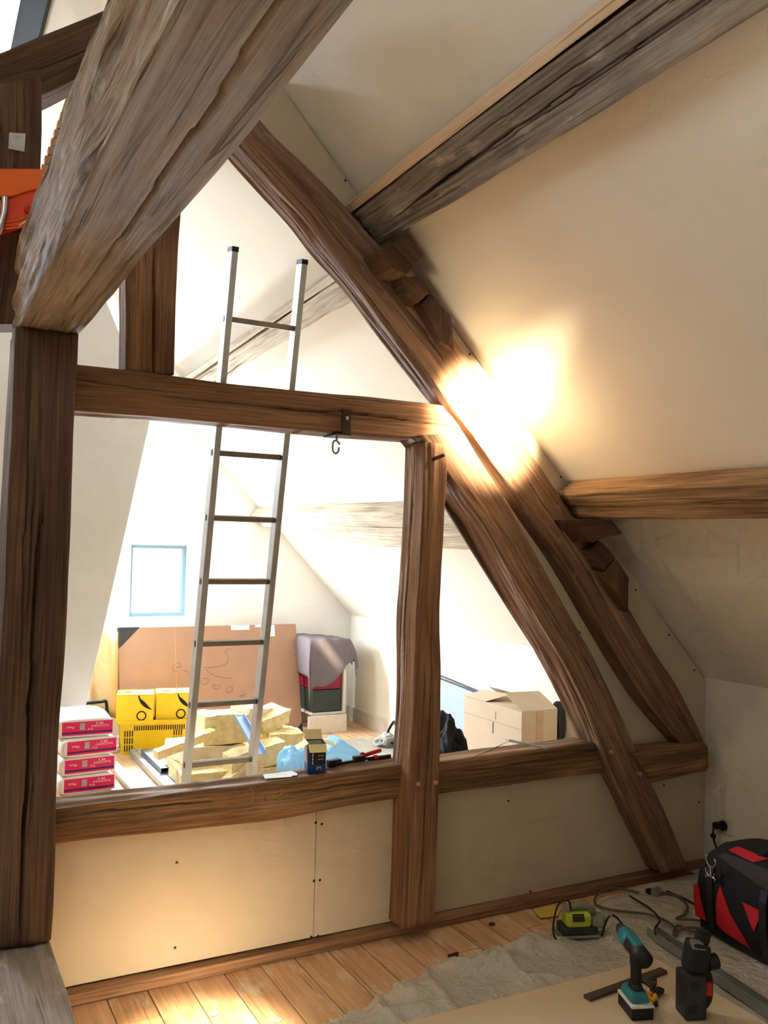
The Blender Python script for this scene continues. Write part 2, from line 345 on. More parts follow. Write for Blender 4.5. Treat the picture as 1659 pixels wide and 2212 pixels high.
def beam(name, st, dvec, mat, seed=1, mat3=None, amp=.005, bev=.012, cracks=(), auto=3, res_len=.022, res_w=.0045, rough=None, parent=None, faces=(0,), camber=0.0, smooth_path=True):
    """hewn timber: st = (left edge, right edge) of the front face along its length, dvec = depth of the section"""
    rnd = random.Random(seed); dvec = np.asarray(dvec, float); d = np.linalg.norm(dvec); dn = dvec/d
    Ls = np.array([s[0] for s in st], float); Rs = np.array([s[1] for s in st], float)
    if smooth_path and len(st) > 2: Ls, Rs = cat_pts(Ls, 6), cat_pts(Rs, 6)
    mid = (Ls+Rs)/2; arc = np.r_[0, np.cumsum(np.linalg.norm(np.diff(mid, axis=0), axis=1))]; Lt = arc[-1]
    nl = max(3, int(Lt/res_len)+1); u = np.linspace(0, Lt, nl)
    L = np.stack([np.interp(u, arc, Ls[:, k]) for k in range(3)], 1); R = np.stack([np.interp(u, arc, Rs[:, k]) for k in range(3)], 1)
    wv = R-L; w = np.linalg.norm(wv, axis=1); wn = wv/w[:, None]; wm = w.mean()
    nW = max(6, int(wm/res_w)); nD = max(5, int(d/res_w/ (1 if 1 in faces or 3 in faces else 2)))
    fa = [0]*nW+[1]*nD+[2]*max(4, nW//3)+[3]*nD
    fs = np.concatenate([np.arange(k)/k for k in (nW, nD, max(4, nW//3), nD)]); fa = np.array(fa); K = len(fa)
    a = np.select([fa == 0, fa == 1, fa == 2, fa == 3], [fs-.5, .5+0*fs, .5-fs, -.5+0*fs])   # across, fraction of w
    b = np.select([fa == 0, fa == 1, fa == 2, fa == 3], [0*fs, fs, 1+0*fs, 1-fs])-.5           # depth, fraction of d
    v = np.select([fa == 0, fa == 1, fa == 2, fa == 3], [fs*wm, wm+fs*d, wm+d+fs*wm, 2*wm+d+fs*d])
    U = np.repeat(u[:, None], K, 1); Vv = np.repeat(v[None], nl, 0)
    A = a[None]*w[:, None]; B = np.repeat((b*d)[None], nl, 0)
    rr = bev*(1+.9*vnoise(U*1.7, np.round(a*2)[None]*9.1+np.round(b*2)[None]*5.3+0*U, 0, seed)); rr = np.clip(rr, .003, min(wm, d)*.45)
    ia = np.clip(A, -(w[:, None]/2-rr), w[:, None]/2-rr); ib = np.clip(B, -(d/2-rr), d/2-rr)
    va, vb = A-ia, B-ib; nr = np.sqrt(va**2+vb**2)+1e-9
    na, nb = va/nr, vb/nr
    corner = (np.abs(va) > 1e-6) & (np.abs(vb) > 1e-6)
    A = np.where(corner, ia+na*rr, A); B = np.where(corner, ib+nb*rr, B)
    disp = amp*fbm(U*1.6, a[None]*4+b[None]*3.3+0*U, 3.1, seed, 3)+amp*.35*vnoise(U*7, Vv*38, 1.7, seed+5)
    if rough:
        for f, am in rough.items():
            msk = (fa == f)[None]*np.ones((nl, 1))
            disp = disp+msk*am*(fbm(U*1.6, Vv*12, .3, seed+9, 4)*.6-np.abs(fbm(U*1.4+Vv*3, Vv*17, 9.4, seed+2, 4))*.9)
    cr = list(cracks)
    for _ in range(auto):
        f = rnd.choice(faces); t0 = rnd.uniform(0, .75); ln = rnd.uniform(.15, .45); s0 = rnd.uniform(.15, .85)
        cr.append((f, t0, min(1, t0+ln), s0, s0+rnd.uniform(-.12, .12), rnd.uniform(.0035, .006), rnd.uniform(.006, .014)))
    for ci, (f, t0, t1, s0, s1, cw, cdp) in enumerate(cr):
        t = U/Lt; q = np.clip((t-t0)/(t1-t0), 0, 1); env = np.clip(np.sin(math.pi*q), 0, 1)**.5*((t >= t0) & (t <= t1))
        sc = s0+(s1-s0)*q+.025*fbm(U*4, 0*U+ci*3.7, 0, seed+ci, 3)
        nf = int((fa == f).sum()); sc = np.round(sc*nf)/nf      # keep the check on one row of vertices: a narrow V cut
        e = np.exp(-((fs[None]-sc)*nf/(.55+.12*(cw > .0065)*env*4))**2)
        disp = disp-(fa == f)[None]*env*min(cdp*1.7, d*.45)*e
    A = A+na*disp; B = B+nb*disp
    mid = (L+R)/2
    P = mid[:, None, :]+wn[:, None, :]*A[..., None]+dn[None, None]*(B+d/2)[..., None]
    V = P.reshape(-1, 3); idx = np.arange(nl*K).reshape(nl, K)
    i2 = np.roll(idx, -1, 1)
    q = np.stack([idx[:-1], i2[:-1], i2[1:], idx[1:]], -1).reshape(-1, 4)
    # orientation
    flip = np.dot(np.cross(wn[0], dn), (mid[-1]-mid[0])) < 0
    if flip: q = q[:, ::-1]
    faces_l = q.tolist(); c0 = idx[0].tolist(); c1 = idx[-1].tolist()
    faces_l += [c0[::-1], c1] if not flip else [c0, c1[::-1]]
    off = np.zeros(3)
    if parent is None: off = np.array([(V[:, 0].min()+V[:, 0].max())/2, (V[:, 1].min()+V[:, 1].max())/2, V[:, 2].min()])
    me = bpy.data.meshes.new(name); me.from_pydata((V-off).tolist(), [], faces_l)
    li = np.empty(len(me.loops), int); me.loops.foreach_get('vertex_index', li)
    uvv = np.stack([(U+seed*3.3).ravel()[li], Vv.ravel()[li]], 1).astype(np.float32)
    l = me.uv_layers.new(name='UVMap'); l.data.foreach_set('uv', uvv.ravel())
    sm = np.ones(len(me.polygons), bool); sm[-2:] = False; me.polygons.foreach_set('use_smooth', sm)
    me.materials.append(mat)
    if mat3 is not None:
        me.materials.append(mat3); mi = np.zeros(len(me.polygons), int); mi[:-2] = np.tile((fa == 3).astype(int), nl-1); me.polygons.foreach_set('material_index', mi)
    o = bpy.data.objects.new(name, me); link(o); o.location = off
    if parent is not None: o.parent = parent; o.matrix_parent_inverse = world_of(parent).inverted()
    return o
def pairs(lst, Yv, dy=None): return [(PY(l[0], l[1], Yv), PY(r[0], r[1], Yv)) for l, r in lst]
FONT = None
def text(name, s, size, mat, parent, loc, rot=(0, 0, 0), align='CENTER', thick=.0003):
    cu = bpy.data.curves.new(name, 'FONT'); cu.body = s; cu.size = size; cu.extrude = thick; cu.align_x = align; cu.align_y = 'CENTER'; cu.resolution_u = 3
    t = bpy.data.objects.new(name+'_tmp', cu); COL.objects.link(t)
    dg = bpy.context.evaluated_depsgraph_get(); me = bpy.data.meshes.new_from_object(t.evaluated_get(dg)); bpy.data.objects.remove(t)
    me.name = name; me.materials.clear(); me.materials.append(mat); o = bpy.data.objects.new(name, me); link(o, parent, loc, rot); return o
def slab_holes(name, O, eu, ev, nrm, u0, u1, v0, v1, holes, th, mat):
    """flat slab with rectangular openings; (u,v) in the slab's plane, th thick along nrm"""
    us = sorted({u0, u1, *[h[0] for h in holes], *[h[1] for h in holes]}); vs = sorted({v0, v1, *[h[2] for h in holes], *[h[3] for h in holes]})
    V, F, key = [], [], {}
    O, eu, ev, nrm = [np.asarray(k, float) for k in (O, eu, ev, nrm)]
    def vid(i, j, k):
        if (i, j, k) not in key: key[(i, j, k)] = len(V); V.append(O+eu*us[i]+ev*vs[j]+nrm*(th*k))
        return key[(i, j, k)]
    solid = lambda i, j: 0 <= i < len(us)-1 and 0 <= j < len(vs)-1 and not any(h[0]-1e-6 <= us[i] < h[1]-1e-6 and h[2]-1e-6 <= vs[j] < h[3]-1e-6 for h in holes)
    for i in range(len(us)-1):
        for j in range(len(vs)-1):
            if not solid(i, j): continue
            F.append((vid(i, j, 0), vid(i+1, j, 0), vid(i+1, j+1, 0), vid(i, j+1, 0))); F.append((vid(i, j, 1), vid(i, j+1, 1), vid(i+1, j+1, 1), vid(i+1, j, 1)))
            for (di, dj, e) in ((-1, 0, ((i, j), (i, j+1))), (1, 0, ((i+1, j), (i+1, j+1))), (0, -1, ((i, j), (i+1, j))), (0, 1, ((i, j+1), (i+1, j+1)))):
                if not solid(i+di, j+dj):
                    (a, b), (c, dd) = e; F.append((vid(a, b, 0), vid(c, dd, 0), vid(c, dd, 1), vid(a, b, 1)))
    return struct(mk(name, V, F, mat))

# ================================================================== SETTING
RX = 0.10; RZ = KZ+(KX-RX)*math.tan(SL); LX = RX-(KX-RX); SLEN = (KX-RX)/math.cos(SL)
YF, YB = -1.6, 7.5
ceil_r = slab_holes('ceiling_right', (KX, 0, KZ), UP, (0, 1, 0), -NN, -.05, SLEN+.02, YF, YB, [(4.64, 5.02, 4.35, 5.7)], .12, PLASTER)
NL = np.array([math.sin(SL), 0, -math.cos(SL)]); UL = np.array([math.cos(SL), 0, math.sin(SL)])
ceil_l = slab_holes('ceiling_left', (LX, 0, KZ), UL, (0, 1, 0), -NL, -.05, SLEN+.02, YF, YB, [(3.05, 4.05, 6.2, 7.3), (3.05, 4.05, 0.1, 1.3)], .12, PLASTER)
slab_holes('wall_right', (KX, 0, 0), (0, 1, 0), (0, 0, 1), (1, 0, 0), YF, YB, 0, KZ+.1, [], .1, PLASTER)
slab_holes('wall_left', (LX, 0, 0), (0, 1, 0), (0, 0, 1), (-1, 0, 0), YF, YB, 0, KZ+.1, [], .1, PLASTER)
slab_holes('wall_back', (0, YB, 0), (1, 0, 0), (0, 0, 1), (0, 1, 0), LX-.1, KX+.1, 0, RZ+.1, [(1.61, 2.09, .98, 1.58)], .22, PLASTER_B)
slab_holes('wall_front', (0, YF, 0), (1, 0, 0), (0, 0, 1), (0, -1, 0), LX-.1, KX+.1, 0, RZ+.1, [], .15, PLASTER)
fl = slab_holes('floor', (0, 0, -.024), (1, 0, 0), (0, 1, 0), (0, 0, -1), LX-.1, KX+.1, YF-.1, YB+.1, [], .1, W_FLOOR)
rnd = random.Random(4)
PW = .142
for i in range(int((KX-(-.9))/PW)):
    x0 = KX-.005-(i+1)*PW; y = YF+rnd.uniform(.2, 1.4); cuts = [YF]
    while y < YB-.4: cuts.append(y); y += rnd.uniform(1.5, 2.3)
    cuts.append(YB)
    for y0, y1 in zip(cuts[:-1], cuts[1:]):
        zt = rnd.uniform(-.0012, 0)
        V = [(x0+.0012, y0+.001, -.024), (x0+PW-.0012, y0+.001, -.024), (x0+PW-.0012, y1-.001, -.024), (x0+.0012, y1-.001, -.024),
             (x0+.0025, y0+.002, zt), (x0+PW-.0025, y0+.002, zt), (x0+PW-.0025, y1-.002, zt), (x0+.0025, y1-.002, zt)]
        V = [(a, b, c) for a, b, c in V]
        mk('plank', V, [(3, 2, 1, 0), (4, 5, 6, 7), (0, 1, 5, 4), (1, 2, 6, 5), (2, 3, 7, 6), (3, 0, 4, 7)], W_FLOOR, fl, fixn=False)
bb = struct(mk('baseboard_right', *(lambda x0, x1, y0, y1, z1: ([(x0, y0, 0), (x1, y0, 0), (x1, y1, 0), (x0, y1, 0), (x0, y0, z1), (x1, y0, z1), (x1, y1, z1-.0), (x0, y1, z1)], [(3, 2, 1, 0), (4, 5, 6, 7), (0, 1, 5, 4), (1, 2, 6, 5), (2, 3, 7, 6), (3, 0, 4, 7)]))(3.632, 3.65, 3.5, 7.49, .13), WHITEW))
bb2 = struct(mk('baseboard_back', *(lambda x0, x1, y0, y1, z1: ([(x0, y0, 0), (x1, y0, 0), (x1, y1, 0), (x0, y1, 0), (x0, y0, z1), (x1, y0, z1), (x1, y1, z1-.0), (x0, y1, z1)], [(3, 2, 1, 0), (4, 5, 6, 7), (0, 1, 5, 4), (1, 2, 6, 5), (2, 3, 7, 6), (3, 0, 4, 7)]))(1.6, 3.63, 7.482, 7.5, .13), WHITEW))

def framed(name, O, eu, ev, nrm, u0, u1, v0, v1, fw, fd, fmat, pane_mat, inset=.02, handle=None):
    """window: four frame bars and a pane as children of the frame's first bar"""
    O, eu, ev, nrm = [np.asarray(k, float) for k in (O, eu, ev, nrm)]
    def bar(nm, a0, a1, b0, b1, k0, k1, mat, parent):
        pts = [O+eu*a+ev*b+nrm*k0 for a, b in ((a0, b0), (a1, b0), (a1, b1), (a0, b1))]
        return prism(nm, pts, nrm*(k1-k0), mat, parent)
    r = struct(bar(name, u0, u1, v0, v0+fw, inset, inset+fd, fmat, None))
    bar('frame_bar', u0, u1, v1-fw, v1, inset, inset+fd, fmat, r); bar('frame_bar', u0, u0+fw, v0+fw, v1-fw, inset, inset+fd, fmat, r); bar('frame_bar', u1-fw, u1, v0+fw, v1-fw, inset, inset+fd, fmat, r)
    bar('pane', u0+fw, u1-fw, v0+fw, v1-fw, inset+fd*.4, inset+fd*.4+.006, pane_mat, r)
    return r
WFR = plain('blue_shaded_frame', (140, 176, 196), .4, var=.02)  # bluish shading of the white frame put into its colour
win = framed('window_1', (0, YB, 0), (1, 0, 0), (0, 0, 1), (0, 1, 0), 1.61, 2.09, .98, 1.58, .028, .06, WFR, GLASS, inset=.06)
box('window_handle', (.05, .02, .09), (.36, .09, .03), plain('blue_handle', (60, 110, 160), .4), win)
framed('window_2', (KX, 0, KZ), UP, (0, 1, 0), -NN, 4.64, 5.02, 4.35, 5.7, .05, .07, DARKFR, GLASS, inset=.0)
framed('window_added_3', (LX, 0, KZ), UL, (0, 1, 0), -NL, 3.05, 4.05, 6.2, 7.3, .06, .07, DARKFR, GLASS, inset=.08)  # unseen roof window added to brighten the gable wall and right slope
framed('window_4', (LX, 0, KZ), UL, (0, 1, 0), -NL, 3.05, 4.05, .1, 1.3, .06, .07, DARKFR, GLASS, inset=.08)
# dark trim of the roof window in the right slope, lapping over the ceiling
struct(prism('trim_1', [SP(UP@P0+a, .004, b) for a, b in ((4.52, 4.30), (4.645, 4.30), (4.645, 5.75), (4.52, 5.75))], NN*.03, DARKFR))

# ---------------------------------------------------------------- partition: core, boards, screws
YP = 3.30
core = struct(prism('wall_partition', [(0.30, YP+.014, 0.0), (KX, YP+.014, 0.0), (KX, YP+.014, .60), (.30, YP+.014, .60)], (0, .07, 0), GYPSG), 'plasterboard partition below the timber rail')
infill_px = [(560, 250), (600, 172), (770, 418), (1000, 735), (1225, 1035), (1523, 1465), (1532, 1640), (1330, 1640), (1290, 1560), (1215, 1375), (1100, 1170), (1030, 1030), (985, 950), (1000, 905), (880, 730), (760, 560), (650, 430)]
core2 = struct(prism('wall_partition', [PY(x, y, YP+.014) for x, y in infill_px], (0, .07, 0), GYPSG), 'plasterboard infill between the rafter and the sloping ceiling')
def panel(pts, par, mat=GYPS): return prism('plasterboard_panel', [(p[0], YP, p[1]) for p in pts], (0, .0135, 0), mat, par)
pA = panel([(.30, .045), (1.470, .045), (1.470, .60), (.30, .60)], core)
pB = panel([(1.473, .045), (1.86, .045), (1.86, .60), (1.473, .60)], core)
pC = panel([(1.863, .045), (KX-.004, .045), (KX-.004, .60), (1.863, .60)], core, GYPSG)
def pyz(x, y): q = PY(x, y, YP); return (q[0], q[2])
pE = panel([pyz(*p) for p in [(1005, 950), (1050, 955), (1110, 1030), (1190, 1160), (1300, 1340), (1400, 1510), (1470, 1625), (1330, 1640), (1290, 1560), (1215, 1375), (1100, 1170), (1030, 1030)]], core2, GYPSG)
pF = panel([pyz(*p) for p in [(560, 250), (600, 175), (770, 421), (1000, 738), (1100, 872), (1000, 815), (880, 700), (760, 540), (650, 410)]], core2, GYPSG)
pG = panel([pyz(*p) for p in [(1101, 874), (1223, 1036), (1521, 1466), (1530, 1640), (1470, 1625), (1400, 1440), (1250, 1190), (1130, 1020), (1040, 870), (1001, 816)]], core2, GYPSG)
def screws(par, lst):
    for x, y in lst:
        q = PY(x, y, YP); cyl_w('screw', q, .0055, par)
_sv = None
def cyl_w(name, q, r, par):
    n = 8; V = [(q[0]+r*math.cos(2*math.pi*k/n), YP-.0012, q[2]+r*math.sin(2*math.pi*k/n)) for k in range(n)]; V += [(a, YP+.004, c) for a, b, c in V]
    F = [tuple(range(n)), tuple(range(2*n-1, n-1, -1))]+[(i, (i+1) % n, n+(i+1) % n, n+i) for i in range(n)]
    return mk(name, V, F, SCREW, par)
screws(pA, [(382, 1863), (378, 2047), (682, 1777), (678, 1903), (672, 2024)])
screws(pB, [(695, 1780), (691, 1901), (687, 2022), (868, 1747), (865, 1863), (861, 1983)])
screws(pC, [(1098, 1730), (1146, 1926), (1510, 1733), (1434, 1696)])
screws(pE, [(1036, 975), (1038, 1013), (1140, 1126), (1129, 1156), (1245, 1292), (1252, 1366), (1355, 1588)])
screws(pF, [(746, 390), (1015, 765)])
screws(pG, [(1211, 1030), (1373, 1275), (1445, 1372), (1500, 1448), (1490, 1560)])

# leaning rendered chimney breast in the back room
ch_px = [(325, 905), (262, 1190), (180, 1550), (150, 1690), (120, 1690), (-60, 1690), (-60, 560), (170, 560), (232, 655), (268, 745)]
chim = tag(prism('chimney_breast', [PY(x, y, 6.62) for x, y in ch_px], (0, .2, 0), CHIM, bev=.006), 'leaning grey rendered chimney breast left of the bright gable window', 'chimney')

# ================================================================== TIMBERS
def T(o, label, cat='beam', group=None): return tag(o, label, cat, group)
big = T(beam('longitudinal_beam', [((.285, 3.40, 2.30), (.475, 3.40, 2.30)), ((.28, 2.6, 2.30), (.475, 2.6, 2.30)), ((.275, 1.6, 2.30), (.48, 1.6, 2.295)), ((.28, .4, 2.30), (.475, .4, 2.30)), ((.28, -.9, 2.30), (.475, -.9, 2.30))],
          (0, 0, .33), W_BIG, 11, mat3=W_FLAKY, amp=.005, bev=.007, rough={3: .017}, faces=(0, 3), auto=2, cracks=[(0, .08, .62, .62, .58, .004, .014), (0, .0, .4, .85, .9, .004, .006)], smooth_path=False, res_len=.018),
      'massive hewn oak beam running overhead towards the camera, flaky on its side')
lp = T(beam('post', [((.275, 3.12, 2.30), (.475, 3.12, 2.30)), ((.27, 3.12, 1.4), (.47, 3.12, 1.4)), ((.265, 3.12, .9), (.455, 3.12, .9)), ((.262, 3.12, .29), (.452, 3.12, .29))], (0, .26, 0), W_POST, 12, amp=.005, bev=.014, auto=3, cracks=[(0, .3, 1.0, .48, .5, .012, .03), (0, .02, .6, .25, .3, .005, .012)]),
      'dark brown oak post at the left under the massive overhead beam', 'post')
T(beam('sill_beam', [((.10, 3.42, .28), (.462, 3.42, .28)), ((.10, 2.6, .275), (.455, 2.6, .275)), ((.10, 1.2, .27), (.45, 1.2, .27)), ((.10, -.6, .27), (.45, -.6, .27))], (0, 0, -.272), W_PLINTH, 13, amp=.006, bev=.02, auto=3, faces=(0,)),
  'pale greyish timber plinth beam under the dark left post')
TIE = beam('tie_beam', pairs([((135, 786), (135, 886)), ((250, 798), (250, 894)), ((400, 814), (400, 905)), ((600, 836), (600, 923)), ((800, 858), (800, 938)), ((930, 872), (920, 947)), ((1000, 882), (1000, 956))], 3.25), (0, .17, 0), W_TRUSS, 14,
           auto=2, cracks=[(0, .2, .72, .5, .52, .005, .02), (0, .62, .98, .45, .6, .005, .018), (0, .0, .22, .3, .4, .004, .01)])
T(TIE, 'oak tie beam crossing behind the ladder, an iron hook bracket hanging from it')
kp = T(beam('post', pairs([((276, 440), (392, 440)), ((274, 560), (385, 560)), ((273, 700), (380, 700)), ((272, 803), (377, 809))], 3.26), (0, .13, 0), W_TRUSS, 15, auto=1, cracks=[(0, .25, 1.0, .52, .55, .009, .03)]),
       'short split king post standing on the tie beam left of the ladder', 'post')
cp = T(beam('post', pairs([((917, 955), (967, 958)), ((913, 1100), (963, 1100)), ((905, 1250), (956, 1250)), ((899, 1330), (953, 1330)), ((897, 1450), (954, 1450)), ((895, 1540), (952, 1540)), ((888, 1647), (951, 1647)), ((881, 1722), (949, 1722)), ((876, 1850), (946, 1850)), ((869, 2008), (940, 1994))], 3.18), (0, .17, 0), W_TRUSS, 16, auto=3, faces=(0, 3), cracks=[(3, .02, .55, .45, .5, .006, .02), (0, .4, .95, .6, .55, .004, .012)]),
       'upright oak post with two pegs, from tie beam to floor sill', 'post')
T(beam('rail', pairs([((85, 1752), (85, 1829)), ((240, 1732), (240, 1808)), ((400, 1713), (400, 1792)), ((600, 1690), (600, 1770)), ((760, 1668), (760, 1742)), ((892, 1650), (892, 1722))], 3.25), (0, .15, 0), W_RAIL, 17, amp=.006, auto=3, faces=(0,)),
  'long oak rail on the left, between dark post and pegged post, carrying the blue box', 'beam')
T(beam('rail', pairs([((938, 1649), (938, 1718)), ((1100, 1628), (1100, 1697)), ((1200, 1615), (1200, 1684)), ((1345, 1597), (1345, 1666))], 3.25), (0, .15, 0), W_RAIL, 18, amp=.006, auto=3),
  'oak rail between pegged post and curved brace, carrying the metal angle', 'beam')
T(beam('rail', pairs([((1368, 1627), (1408, 1692)), ((1430, 1616), (1455, 1684)), ((1490, 1609), (1500, 1675)), ((1528, 1604), (1530, 1670))], 3.16), (0, .13, 0), W_RAIL, 19, amp=.006, bev=.03, auto=1),
  'stub of oak rail right of the curved brace, its end rounded', 'beam')
T(beam('floor_sill', [((.35, 3.24, .042), (.35, 3.24, .001)), ((1.6, 3.25, .042), (1.6, 3.25, .001)), ((2.6, 3.25, .044), (2.6, 3.25, .001)), ((3.63, 3.25, .046), (3.63, 3.25, .001))], (0, .062, 0), W_TRUSS, 20, amp=.003, bev=.005, auto=1, res_w=.006),
  'low oak sill along the foot of the plasterboard partition')
raf = T(beam('principal_rafter', pairs([((430, 215), (500, 170)), ((520, 318), (583, 276)), ((590, 395), (655, 347)), ((650, 460), (720, 413)), ((700, 525), (785, 487)), ((765, 600), (852, 562)), ((842, 700), (930, 655)), ((891, 764), (980, 730)), ((954, 850), (1040, 822)), ((1030, 949), (1108, 925)), ((1099, 1047), (1172, 1015)), ((1157, 1134), (1222, 1090)), ((1220, 1222), (1288, 1192)), ((1278, 1325), (1350, 1298)), ((1345, 1440), (1412, 1405)), ((1400, 1525), (1468, 1488)), ((1480, 1617), (1521, 1597))], 3.20), (0, .16, 0), W_RAFT, 21, amp=.006, auto=4, faces=(0, 3), cracks=[(0, .22, .5, .6, .45, .005, .018), (0, .5, .9, .5, .55, .005, .014)], rough={3: .008}),
        'long principal rafter slanting from the overhead beam to the right rail stub', 'rafter')
brc = T(beam('curved_brace', pairs([((905, 940), (1000, 935)), ((969, 1026), (1040, 1000)), ((1006, 1081), (1080, 1062)), ((1047, 1139), (1122, 1132)), ((1090, 1215), (1166, 1213)), ((1140, 1300), (1213, 1298)), ((1180, 1368), (1253, 1364)), ((1214, 1425), (1286, 1425)), ((1250, 1495), (1317, 1490)), ((1282, 1565), (1348, 1562)), ((1324, 1670), (1394, 1668)), ((1365, 1757), (1440, 1760)), ((1428, 1887), (1488, 1872))], 3.19), (0, .19, 0), W_RAFT, 22, amp=.007, auto=4, faces=(0, 3), rough={3: .01}),
        'curved oak brace bending from the tie beam down to the floor sill', 'brace')
T(beam('batten', pairs([((952, 1072), (975, 1068)), ((963, 1093), (992, 1100)), ((1090, 1293), (1114, 1290)), ((1220, 1497), (1245, 1490)), ((1276, 1586), (1300, 1590))], 3.36), (0, .03, 0), W_POST, 23, amp=.002, bev=.003, auto=0),
  'thin brown batten slanting under the curved brace', 'plank')
def pegs(par, lst, Yv):
    for x, y in lst:
        q = PY(x, y, Yv); n = 14; r = .0095
        V = [(q[0]+r*math.cos(2*math.pi*k/n), Yv-.012, q[2]+r*math.sin(2*math.pi*k/n)) for k in range(n)]; V = V+[(a, Yv+.02, c) for a, b, c in V]
        V.append((q[0], Yv-.017, q[2]))
        F = [(i, (i+1) % n, 2*n) for i in range(n)]+[tuple(range(2*n-1, n-1, -1))]+[(i, (i+1) % n, n+(i+1) % n, n+i) for i in range(n)]
        mk('wooden_peg', V, F, PEG, par)
pegs(cp, [(902, 1693), (940, 1689)], 3.18); pegs(brc, [(1319, 1624), (1381, 1671)], 3.19)
q = PY(940, 990, 3.18); tube('wooden_peg', [(q[0]-.02, 3.2, q[2]-.012), (q[0]+.015, 3.13, q[2]+.012)], .008, W_BLOCK, cp, smooth_pts=False)
# purlins of the right slope
U0 = UP@P0
def slope_beam(name, ys, ups, los, p, dep, mat, seed, **k):
    st = [(SP(a, pp, y), SP(b, pp, y)) for y, a, b, pp in zip(ys, ups, los, p if isinstance(p, (list, tuple)) else [p]*len(ys))]
    return beam(name, st, -NN*dep, mat, seed, **k)
pu = T(slope_beam('purlin', [3.27, 2.4, 1.35, .2, -1.4], [1.050, 1.06, 1.068, 1.07, 1.07], [.880, .872, .870, .868, .868], .10, .098, W_GREY, 31, faces=(0,), amp=.007, auto=3, cracks=[(0, .05, .24, .62, .5, .007, .025), (0, .2, .5, .48, .55, .006, .02)], smooth_path=False),
       'weathered grey upper purlin of the front room, beside a pale new plank')
T(slope_beam('plank', [3.30, 1.5, -1.4], [1.092, 1.110, 1.112], [1.055, 1.071, 1.073], .105, .102, W_PINE, 32, amp=.0008, bev=.002, auto=0, smooth_path=False), 'pale new plank along the upper edge of the weathered front purlin', 'plank')
T(slope_beam('purlin', [3.26, 2.6, 2.0, 1.0, -1.4], [-.500, -.503, -.507, -.51, -.51], [-.655, -.675, -.692, -.70, -.70], .10, .098, W_LOWP, 33, faces=(0, 3), amp=.006, auto=2, cracks=[(0, .15, .5, .5, .45, .005, .02)], smooth_path=False),
  'honey brown lower purlin on the right above the tool bag')
pb = T(slope_beam('purlin', [3.45, 4.2, 5.2, 6.2, 7.48], [.850, .838, .812, .785, .77], [.735, .728, .70, .668, .66], .10, .098, W_BLEACH, 34, amp=.008, auto=3, smooth_path=True, faces=(0,)), 'sunlit upper purlin of the back room crossing behind the ladder top')
T(slope_beam('plank', [3.45, 4.2, 5.2, 6.2, 7.48], [.897, .882, .855, .826, .81], [.855, .843, .817, .79, .775], .105, .102, W_BLEACH, 35, amp=.0008, bev=.002, auto=0), 'thin bleached plank on top of the back room upper purlin', 'plank')
T(slope_beam('purlin', [3.45, 4.3, 5.2, 5.8, 6.35, 7.0, 7.48], [-.70, -.69, -.685, -.665, -.63, -.585, -.56], [-.885, -.88, -.865, -.85, -.79, -.68, -.64], .10, .098, W_BLEACH, 36, amp=.006, auto=2, faces=(0,)), 'arched bleached lower purlin of the back room behind the pegged post')
T(slope_beam('plank', [3.45, 4.8, 5.8, 6.4, 7.0, 7.48], [-.57, -.553, -.529, -.51, -.50, -.49], [-.695, -.682, -.66, -.62, -.58, -.555], .105, .102, W_BLEACH, 37, amp=.0012, bev=.002, auto=0), 'pale plank resting on the arched lower purlin of the back room', 'plank')
# cleats and packing blocks on the rafter
def block(name, px, y0, y1, label, seed, mat=W_BLOCK):
    return tag(prism(name, [PY(x, y, y0) for x, y in px], (0, y1-y0, 0), mat, bev=.006, noise=.004, seed=seed), label, 'block')
block('cleat', [(818, 540), (858, 520), (886, 505), (915, 552), (882, 592), (845, 578)], 3.06, 3.30, 'dark wooden cleat under the end of the weathered upper purlin', 1)
block('packing_block', [(868, 602), (900, 596), (928, 630), (905, 655), (880, 630)], 3.12, 3.30, 'small dark packing block just below the upper cleat on the rafter', 2)
block('packing_block', [(908, 655), (930, 633), (974, 682), (982, 758), (955, 738)], 3.14, 3.30, 'long dark packing wedge on the rafter below the small block', 3)
block('cleat', [(1240, 1122), (1322, 1124), (1346, 1154), (1305, 1162), (1282, 1172), (1262, 1150)], 3.06, 3.30, 'wooden cleat under the end of the honey brown lower purlin', 4)
block('packing_block', [(1276, 1190), (1295, 1166), (1330, 1203), (1304, 1233)], 3.13, 3.30, 'upper wooden packing block on the rafter below the lower cleat', 5)
block('packing_block', [(1307, 1236), (1331, 1206), (1360, 1250), (1358, 1322), (1335, 1285)], 3.13, 3.30, 'lowest wooden packing block on the rafter, wedge shaped', 6)
# upper left corner
T(beam('collar_beam', pairs([((-60, 138), (-60, 255)), ((0, 112), (0, 230)), ((100, 70), (90, 205)), ((180, 38), (180, 160)), ((260, 2), (260, 118)), ((330, -40), (330, 80))], 3.62), (0, .18, 0), W_POST, 41, auto=2), 'sloping oak collar in the upper left corner below the roof window')
T(beam('post', pairs([((-45, 190), (88, 165)), ((-45, 350), (87, 350)), ((-50, 500), (75, 500)), ((-60, 700), (40, 700))], 3.46), (0, .15, 0), W_POST, 42, auto=1), 'dark oak post in the upper left corner carrying the sloping collar', 'post')
fo = prism('foil_patch', [PY(x, y, 3.452) for x, y in ((20, 286), (56, 288), (53, 328), (18, 321))], (0, .003, 0), SILVER, bev=.001)
tag(fo, 'small square of silver foil stuck on the upper left post', 'foil')
